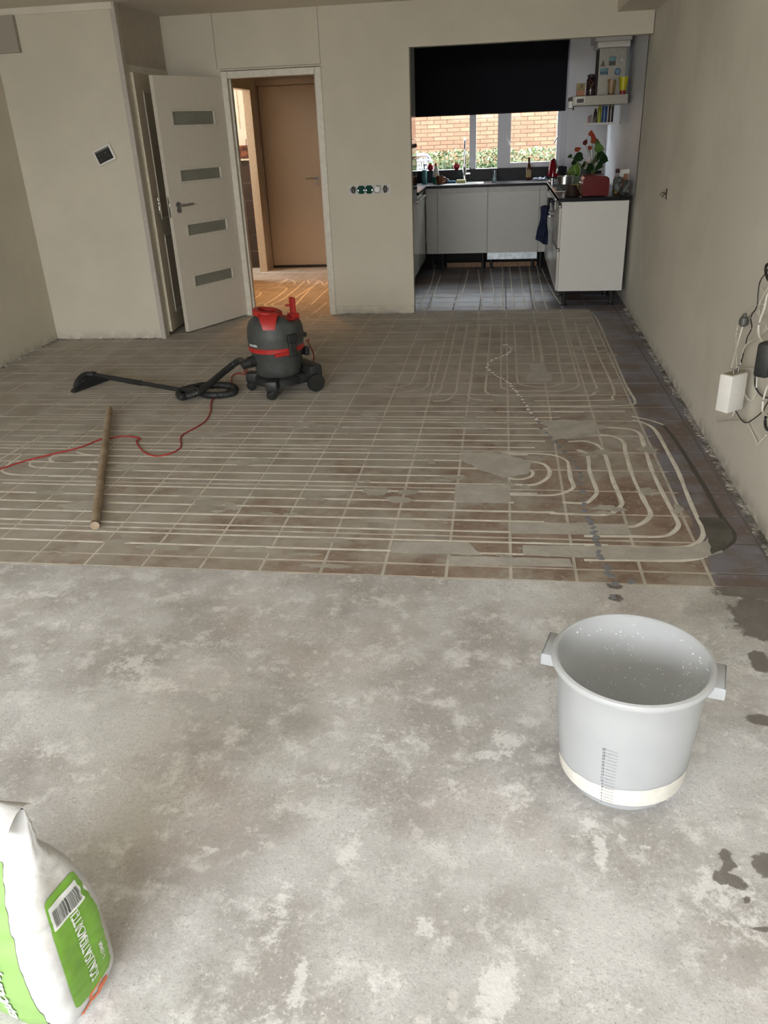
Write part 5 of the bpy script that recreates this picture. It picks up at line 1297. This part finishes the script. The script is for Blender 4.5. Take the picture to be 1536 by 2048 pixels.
for (pt, L, a) in (((1181, 265), .06, 80), ((1188, 272), .08, 100), ((1184, 278), .07, 60), ((1192, 279), .06, 120), ((1169, 283), .06, 70), ((1150, 293), .07, 20), ((1176, 291), .05, 10)):
    q = lp_(*pt, .02); d = Matrix.Translation(q - Vector((0, 0, L * .5))) @ Matrix.Rotation(R(-a), 4, 'Y') @ Matrix.Rotation(R(50), 4, 'X')
    leaf_mb(L, .026, d, .1).done('flower', M_FLW if pt[0] != 1169 else mat('dark_red_flower', (.13, .015, .015), .4), pl_, smooth=True, recalc=False)
    mb = MB(); mb.tube([base, (base + q) / 2 + Vector((.01, 0, .02)), q], .002, 6); mb.done('stem', M_STEM, pl_, smooth=True)
hb2 = put('herb_pot', 1150, 354, ZR, 'bright green trailing herb in a glass pot left of the anthurium', 'plant', y=6.45)
lat(hb2, 'pot', [(.045, 0), (.055, .09), (.052, .09), (.042, .01)], mat('pale_green_glass', (.34, .42, .30), .2))
mb = MB(); random.seed(12)
for k in range(170):
    a = random.uniform(0, 6.28); t = random.random(); rr_ = .02 + .075 * t; z = .12 + .10 * (1 - t) + random.uniform(-.06, .03); L = random.uniform(.02, .045)
    M = Matrix.Translation((rr_ * math.cos(a), rr_ * math.sin(a), z)) @ Matrix.Rotation(a, 4, 'Z') @ Matrix.Rotation(random.uniform(.6, 1.6), 4, 'Y')
    mb.poly([(-L, 0, 0), (0, .006, 0), (L, 0, 0), (0, -.006, 0)], None, M)
mb.done('leaves', mat('bright_herb_green', (.24, .42, .06), .5), hb2, kind='stuff', recalc=False)
o = put('water_flask', 1166, 358, ZR, 'tall dark grey flask in front of the herb', 'flask', y=5.58)
lat(o, 'body', [(.034, 0), (.036, .01), (.036, .15), (.026, .19), (.022, .20), (.001, .205)], mat('dark_flask', (.06, .075, .075), .2))
mb = MB(); mb.tube([(.02, 0, .19), (.06, 0, .17), (.065, 0, .08), (.035, 0, .05)], .007, 8); mb.done('handle', M_BLK, o, smooth=True)
for px, lb in ((1188, 'white and yellow tea carton behind the bread box, left one of the pair'), (1203, 'white and yellow tea carton behind the bread box, right one of the pair')):
    o = put('tea_carton', px, 356, ZR, lb, 'carton', 'tea cartons behind the bread box', y=5.46)
    MB().box(-.026, .026, -.04, .04, 0, .15, bev=.001).done('carton', M_WHITE, o); MB().box(-.022, .022, -.0415, -.04, .06, .105).done('yellow_print', mat('yellow_print', (.42, .40, .06), .5), o)
o = put('oil_bottle', 1233, 370, ZR, 'clear glass bottle with golden oil and dark stopper', 'bottle', y=5.35)
lat(o, 'oil', [(.001, .004), (.027, .004), (.028, .075), (.001, .075)], mat('golden_oil', (.42, .30, .02), .1))
lat(o, 'bottle', [(.031, 0), (.032, .01), (.032, .11), (.024, .135), (.013, .15), (.013, .175)], M_CLEAR, cap1=False)
lat(o, 'stopper', [(.016, .172), (.019, .18), (.019, .205), (.012, .208)], mat('dark_red_stopper', (.06, .015, .02), .4))
o = put('cutting_board', 1246, 365, ZR, 'white cutting board leaning on the right wall', 'board', y=5.40)
MB().box(-.05, .055, 0, .012, 0, .20, Matrix.Rotation(R(-6), 4, 'X'), bev=.008).done('board', M_WHITE, o)
o = put('wooden_grater', 1248, 370, ZR, 'wedge-shaped wooden spatula block in front of the white board', 'wooden block', y=5.33)
mb = MB(); mb.poly([(-.032, 0, 0), (.03, 0, 0), (.03, 0, .165), (-.005, 0, .165)], (0, .014, 0)); mb.done('block', mat('orange_wood', (.32, .13, .055), .5), o)
M_STN = mat('grey_mussel_shell', (.16, .165, .15), .7, scale=12, var=.2)
for (px, py, rx, rz, rot, lb, y) in ((1234, 374, .030, .045, 20, 'round grey oven cloth roll, lower left of the trio', 5.08), (1253, 374, .024, .055, -30, 'long grey oven cloth roll leaning to the right', 5.06), (1238, 361, .034, .034, 0, 'pale grey oven cloth roll at the back of the trio', 5.20)):
    p = at_y(px, py, y); o = empty('grey_cloth_roll', (p.x, y, ZR), 0, lb, 'cloth roll')
    hh_ = p.z - ZR
    mb = MB(); mb.ell((0, 0, 0), rx, .045, rz, 16, Matrix.Translation((0, 0, max(rz * .95, hh_ if hh_ > 0 else rz))) @ Matrix.Rotation(R(-rot), 4, 'Y')); mb.done('roll', M_STN, o, smooth=True)
o = put('black_pot_holder', 1246, 358, ZR + .0, 'black pot holder standing between the grey cloth rolls', 'pot holder', y=5.14)
MB().box(-.026, .026, -.008, .008, 0.0, .13, Matrix.Rotation(R(22), 4, 'Y'), bev=.006).done('holder', M_BLK, o)
# cooker hood with magnets
HY = 5.72
hx0, hx1 = at_y(1145, 200, HY).x, at_y(1256, 200, HY).x
hd_ = empty('cooker_hood', (0, HY, 0), 0, 'slim steel cooker hood with square chimney covered in fridge magnets', 'cooker hood')
zh0, zh1 = at_y(1200, 210, HY).z, at_y(1200, 190, HY).z
tHd = mat('hood_steel', (.22, .205, .17), .35, metal=.7, scale=40, var=.05)
MB().box(hx0, hx1, 0, .60, zh0, zh1, bev=.003).done('canopy', tHd, hd_)
cx0, cx1 = at_y(1197, 140, HY + .14).x, at_y(1251, 140, HY + .14).x; zc1 = at_y(1225, 95, HY + .14).z
MB().box(cx0, cx1, .14, .46, zh1, zc1, bev=.002).done('chimney', tHd, hd_)
MB().box(cx0 - .025, cx1 + .02, .10, .50, zc1, zc1 + .05, bev=.008).done('chimney_collar', M_WHITE, hd_)
MB().box(cx0 - .05, cx1 + .03, .07, .55, zc1 + .05, CEIL, bev=.003).done('boxing', M_KWALL, hd_)
MY = HY + .14
mags = [('house_magnet', (1206, 126), 'brown figure magnet at the left of the hood chimney', .022, .028, (.10, .075, .05), 'tri'), ('green_magnet', (1225, 122), 'dark green and brown magnet at the top of the hood chimney', .030, .036, (.06, .065, .03), 'box'), ('round_magnet', (1243, 120), 'pale round magnet at the top right of the hood chimney', .022, .022, (.34, .33, .31), 'disc'),
        ('postcard_magnet', (1208, 143), 'blue seaside picture magnet on the hood chimney', .036, .026, (.03, .14, .20), 'box'), ('plate_magnet', (1235, 143), 'round blue plate magnet on the hood chimney', .030, .030, (.07, .13, .22), 'disc'), ('orange_magnet', (1219, 162), 'orange round magnet above the brown jar', .020, .022, (.36, .17, .02), 'disc')]
for (nm, pt, lb, w_, h_, c_, sh) in mags:
    p = at_y(*pt, MY); o = empty(nm, (p.x, MY - .0005, p.z), 0, lb, 'magnet'); m = mat(nm + '_print', c_, .4, scale=60, var=.3)
    if sh == 'disc':
        MB().cyl(w_, (0, 0, 0), (0, -.005, 0), 20).done('face', m, o); MB().cyl(w_ * .62, (0, -.005, 0), (0, -.007, 0), 16).done('centre', mat(nm + '_centre', tuple(min(1, k * 1.6) for k in c_), .4), o)
    elif sh == 'box': MB().box(-w_, w_, -.005, 0, -h_, h_, bev=.001).done('face', m, o); MB().box(-w_ * .9, w_ * .9, -.0065, -.005, 0, h_ * .9).done('sky', mat(nm + '_sky', (.10, .24, .28), .4), o)
    else: mb = MB(); mb.poly([(-w_, 0, -h_), (w_, 0, -h_), (w_ * .5, 0, 0), (.004, 0, h_), (-w_ * .5, 0, 0)], (0, -.005, 0)); mb.done('face', m, o)
def on_hood(name, px, label, cat, dy=.03, dx=0): 
    return empty(name, (at_y(px, 188, HY + dy).x + dx, HY + dy, zh1), 0, label, cat)
o = on_hood('tea_tin', 1161, 'yellow and orange tin on the left of the cooker hood', 'tin', .10); MB().box(-.038, .038, -.02, .02, 0, .105, bev=.003).done('tin', mat('yellow_tin', (.40, .27, .04), .4, scale=30, var=.4), o); MB().box(-.038, .038, -.0215, -.02, .0, .045).done('orange_print', mat('orange_tin_print', (.42, .13, .03), .4), o)
o = on_hood('storage_jar', 1181, 'dark glass jar of brown contents beside the yellow tin', 'jar', .10); lat(o, 'jar', [(.040, 0), (.042, .01), (.042, .13), (.034, .145), (.034, .16)], mat('mottled_dark_jar', (.09, .05, .04), .15, scale=50, var=.5)); lat(o, 'lid', [(.037, .155), (.037, .172), (.01, .178)], M_BLK)
o = on_hood('brown_jar', 1222, 'tall pale brown tumbler in the middle of the hood', 'jar', .05); lat(o, 'jar', [(.026, 0), (.030, .02), (.037, .12), (.035, .12), (.025, .01)], mat('amber_tumbler', (.33, .22, .11), .25)); lat(o, 'foot_ring', [(.030, 0), (.031, .012), (.027, .014)], mat('brown_ring', (.16, .06, .02), .4))
o = on_hood('yellow_cup', 1245, 'yellow flared cup with a red base at the right of the hood', 'cup', .03); lat(o, 'cup', [(.028, .03), (.043, .14), (.041, .14), (.026, .035)], mat('yellow_cup', (.55, .50, .02), .3)); lat(o, 'base', [(.024, 0), (.027, .03)], mat('red_cup_base', (.28, .01, .015), .3))
o = empty('clip_hanger', (hx0 - .01, HY + .02, zh0 + .01), 0, 'small black clip hanging from the left end of the hood', 'clip'); MB().box(-.028, .02, -.015, .015, -.03, .035, bev=.005).done('clip', M_DKST, o); MB().box(.018, .03, -.018, .018, -.045, .055, bev=.003).done('jaw', M_BLK, o)
o = empty('photo_strip', (at_y(1160, 200, HY).x, HY - .002, (zh0 + zh1) / 2), 0, 'framed card leaning on the front edge of the hood', 'card'); MB().box(-.045, .045, -.004, .0, -.022, .03, bev=.001).done('card', M_WHITE, o); MB().box(-.028, .035, -.0055, -.004, -.016, .018).done('dark_print', mat('dark_print', (.10, .085, .05), .5, scale=60, var=.5), o)
# spice shelf lower on the right wall
SY = 6.55; sx0, sx1 = at_y(1169, 248, SY).x, 1.108; zs_ = at_y(1200, 245, SY).z
sh = empty('spice_shelf', (sx0, SY, zs_), 0, 'small white shelf of bottles under the cooker hood', 'shelf')
MB().box(0, sx1 - sx0, 0, .12, -.022, 0, bev=.002).done('board', M_WHITE, sh)
def spice(px, label, prof, m, capm=None, capp=None, y=.05):
    o = empty('spice_bottle', (at_y(px, 240, SY + y).x, SY + y, zs_), 0, label, 'bottle'); lat(o, 'bottle', prof, m)
    if capm: lat(o, 'cap', capp, capm)
st_ = lambda r, h: [(r, 0), (r, h * .7), (r * .6, h * .85), (r * .45, h)]
spice(1178, 'small pale pink salt bottle at the left end of the spice shelf', st_(.018, .07), mat('pinkish_salt', (.45, .30, .28), .3))
spice(1183, 'small clear pepper bottle, second on the spice shelf', st_(.015, .08), mat('clear_pepper', (.40, .38, .36), .2))
spice(1190, 'slim dark sauce bottle, third on the spice shelf', st_(.018, .13), mat('dark_sauce', (.05, .04, .03), .2))
spice(1198, 'yellow squeeze bottle in the middle of the spice shelf', [(.022, 0), (.022, .03), (.018, .06), (.021, .12), (.010, .15)], mat('yellow_squeeze', (.34, .36, .02), .3), mat('pale_cap', (.6, .6, .55), .3), [(.010, .15), (.009, .18)])
spice(1208, 'blue tin canister on the spice shelf', [(.027, 0), (.027, .15), (.001, .152)], mat('blue_canister', (.015, .07, .22), .3))
spice(1221, 'tall dark jar with yellow lid at the right end of the spice shelf', [(.026, 0), (.026, .145)], mat('dark_contents', (.05, .035, .03), .2), mat('mustard_lid', (.40, .24, .02), .4), [(.028, .145), (.028, .175), (.001, .176)])
o = empty('shelf_box', (at_y(1202, 200, SY + .02).x, SY + .03, zs_ + .155), 0, 'turquoise carton on top of the spice bottles', 'box')
MB().box(-.035, .035, -.02, .02, 0, .05, bev=.002).done('box', mat('turquoise_card', (.06, .27, .34), .5), o)

# ---- cables on the right wall near the camera
def cw(px, py, off=.02, y=None):
    """point near the right wall, off metres in front of it"""
    d = _ray(px, py); t = ((1.035 - off) - CAM.x + .013 * CAM.y) / (d.x - .013 * d.y); return CAM + d * t
M_WC = mat('white_cable', (.72, .69, .60), .45); M_BC = mat('black_cable', (.018, .017, .016), .4)
def cable(pts, r, m, label, name='cable', group=None):
    P = [cw(*p) for p in pts]; o = empty(name, tuple(P[0]), 0, label, 'cable', group)
    mb = MB(); mb.tube([p - P[0] for p in P], r, 8, sub=5); mb.done('sheath', m, o, smooth=True); return o
zx = lambda x, y, o=.02: (1460 + x / 10.24, 500 + y / 10.24, o)
zy = lambda x, y, o=.02: (1460 + x / 9.75, 690 + y / 9.75, o)
cable([zx(300, 1420, .03), zx(180, 1520, .03), zx(120, 1750, .03), zx(118, 1980, .05), (1474, 734, .075)], .0028, M_WC, 'thin white cable running down into the back of the white box', )
cable([zx(700, 1110, .03), zx(560, 1160), zx(420, 1270), zx(330, 1370)], .0032, M_WC, 'white cable rising to the upper right from the grey plug')
cable([zx(275, 1510), zx(210, 1740, .03), zx(125, 2040, .05), zy(30, 430, .085)], .0035, M_WC, 'thicker white cable hanging straight from the grey plug into the white box')
cable([zx(900, 200, .06), zx(770, 420, .05), zx(620, 640, .04), zx(575, 900, .04), zx(550, 1160, .04), zx(430, 1370, .04), zx(445, 1590, .04), zx(350, 1800, .04), zx(320, 1950), zy(250, 200), zy(160, 670, .01), zy(85, 830), zy(80, 1190), zy(150, 1350), zy(240, 1480), zy(320, 1515), zy(420, 1470), zy(620, 1310), zy(700, 1180), zy(800, 1000)], .0026, M_BC, 'thin black cable snaking down the whole bundle')
cable([zx(900, 700, .06), zx(770, 900, .05), zx(700, 1200, .05), zx(600, 1480, .05), zx(585, 1720, .05), zx(650, 1860, .05), zx(780, 1960, .05), zx(900, 2000, .05)], .0042, M_WC, 'thick white cable curving to the right edge of the picture')
cable([zx(780, 1600, .03), zx(560, 1790, .03), zx(400, 1880, .03), zx(300, 1990, .03), zy(230, 220), zy(190, 500), zy(170, 800), zy(120, 1130), zy(60, 1350), zy(0, 1400), zy(-240, 1510, .01), zy(-60, 1490, .01), zy(220, 1480, .01), zy(330, 1520, .01), zy(430, 1700, .01), zy(520, 1890, .01), zy(540, 1930, .01), zy(700, 1760, .01)], .0034, M_WC, 'long white cable passing over the white box and ending low on the wall')
cable([zy(200, 490), zy(350, 455), zy(480, 480), zy(525, 560), zy(510, 850), zy(500, 960), zy(440, 1060), zy(370, 1070), zy(300, 980), zy(250, 800), zy(160, 540)], .0030, M_WC, 'small closed loop of white cable right of the white box')
cable([zy(800, 700, .05), zy(730, 800, .04), zy(660, 1020, .04), zy(635, 1200, .04), zy(650, 1330, .04), zy(800, 1400, .04)], .0038, M_WC, 'cream cable bending beneath the black adapter')
cable([zy(510, 460), zy(490, 600), zy(490, 780), zy(540, 900), zy(650, 1010), zy(800, 1030)], .0042, M_BC, 'black cable behind the small white loop')
cable([zx(900, 240, .05), zx(760, 300, .05), zx(730, 420, .05), zx(780, 600, .05), zx(900, 700, .05)], .006, M_BC, 'thick black cable loop at the upper right edge')
cable([zy(800, 1340, .03), zy(700, 1400, .03), zy(690, 1560, .03), zy(730, 1650, .03), zy(850, 1700, .03)], .006, M_BC, 'thick black cable loop at the lower right edge')
cable([zx(820, 700), zx(700, 900), zx(600, 1100), zx(560, 1300), zx(700, 1480), zx(740, 1560), zx(640, 1700), zx(560, 1740)], .0024, M_WC, 'fine white wire in the middle of the bundle')
cable([zx(640, 780), zx(700, 880), zx(620, 1080), zx(600, 1300), zx(740, 1380), zx(830, 1300)], .0022, M_WC, 'fine white wire twisting behind the thick white cable')
cable([zy(600, 1690, .01), zy(700, 1590, .02), zy(800, 1520, .03)], .003, M_WC, 'short white cable end at the lower right edge')
pp = cw(1488, 641, .03)
pg = empty('grey_plug', tuple(pp), 0, 'small grey round plug hanging among the white cables', 'plug')
mb = MB(); mb.lathe([(.010, -.026), (.020, -.018), (.021, .0), (.016, .014), (.009, .018), (.009, .028), (.006, .03)], 16); mb.done('plug', mat('grey_plug', (.09, .09, .08), .4), pg, smooth=True)
# white router-like box hanging by its cables
bp_ = cw(1463, 783, .085)
rb = empty('white_power_box', tuple(bp_), R(-50), 'upright white plastic box hanging on the right wall from white cables', 'box')
hgt = .084
MB().box(-.032, .032, -.055, .055, -hgt, hgt, bev=.006).done('casing', M_WHITE, rb, smooth=True)

MB().box(-.022, .022, -.045, .045, hgt, hgt + .0015).done('label_plate', mat('yellow_grey_label', (.34, .30, .18), .5), rb)
mb = MB(); mb.cyl(.006, (.008, -.02, hgt), (.008, -.02, hgt + .022), 10); mb.cyl(.007, (.0, .025, hgt), (.0, .025, hgt + .03), 10); mb.done('cable_gland', M_DKST, rb)
ap = cw(1531, 722, .07)
ad = empty('black_power_adapter', tuple(ap), R(-40), 'rounded black power adapter hanging at the right edge of the picture', 'adapter')
MB().box(-.03, .03, -.035, .035, -.062, .075, bev=.014).done('casing', M_BLK, ad, smooth=True)
# crumbling mortar edge where the floor meets the walls
mb = MB(); random.seed(21)
def crumbs(p0, p1, n, w, sgn):
    for k in range(n):
        t = random.random(); x = p0[0] + (p1[0] - p0[0]) * t; y = p0[1] + (p1[1] - p0[1]) * t
        q = random.random() ** 2 * w; r = random.uniform(.002, .008)
        M = Matrix.Translation((x + sgn[0] * q, y + sgn[1] * q, r * .25)) @ Matrix.Rotation(random.uniform(0, 6), 4, 'Z') @ Matrix.Rotation(random.uniform(-.5, .5), 4, 'X')
        mb.box(-r * 1.3, r * 1.3, -r, r, -r * .4, r * .6, M)
crumbs((wallx(-.2) - .004, -.2), (wallx(4.9) - .004, 4.9), 1300, .024, (-1, 0))
crumbs((XL + .004, 3.83), (XL + .004, 1.0), 420, .045, (1, 0)); crumbs((XL, 3.835), (-2.97, 3.835), 160, .02, (0, -1)); crumbs((-1.58, YB - .016), (KX0, YB - .016), 120, .012, (0, -1))
t = NT('crumbled_mortar'); M_CR = t.out(t.mix(t.ramp(t.noise(9, 5), .35, .65), (.10, .09, .075), (.36, .335, .29)), .9)
mb.done('mortar_crumbs', M_CR, FLOOR, kind='stuff')
# dark strip that paints the shade in the open plinth space
MB().box(KXL, 1.0, KYB - .05, KYB - .001, 0, ZB + .05).done('trim_11', mat('plinth_shade_paint', (.03, .028, .025), .95), kind='structure')

MB().box(-9, 7, YR - 6.1, YR - 6, -.12, 1.7).done('rear_light_screen', mat('light_screen_brown', (.22, .19, .15), .9), kind='structure')  # unseen screen added to cut low light through the rear windows

MB().box(wallx(4.99) - .006, wallx(4.99), 4.985, 4.999, .95, 2.35).done('trim_12', mat('dark_joint_line', (.10, .09, .08), .9), kind='structure')
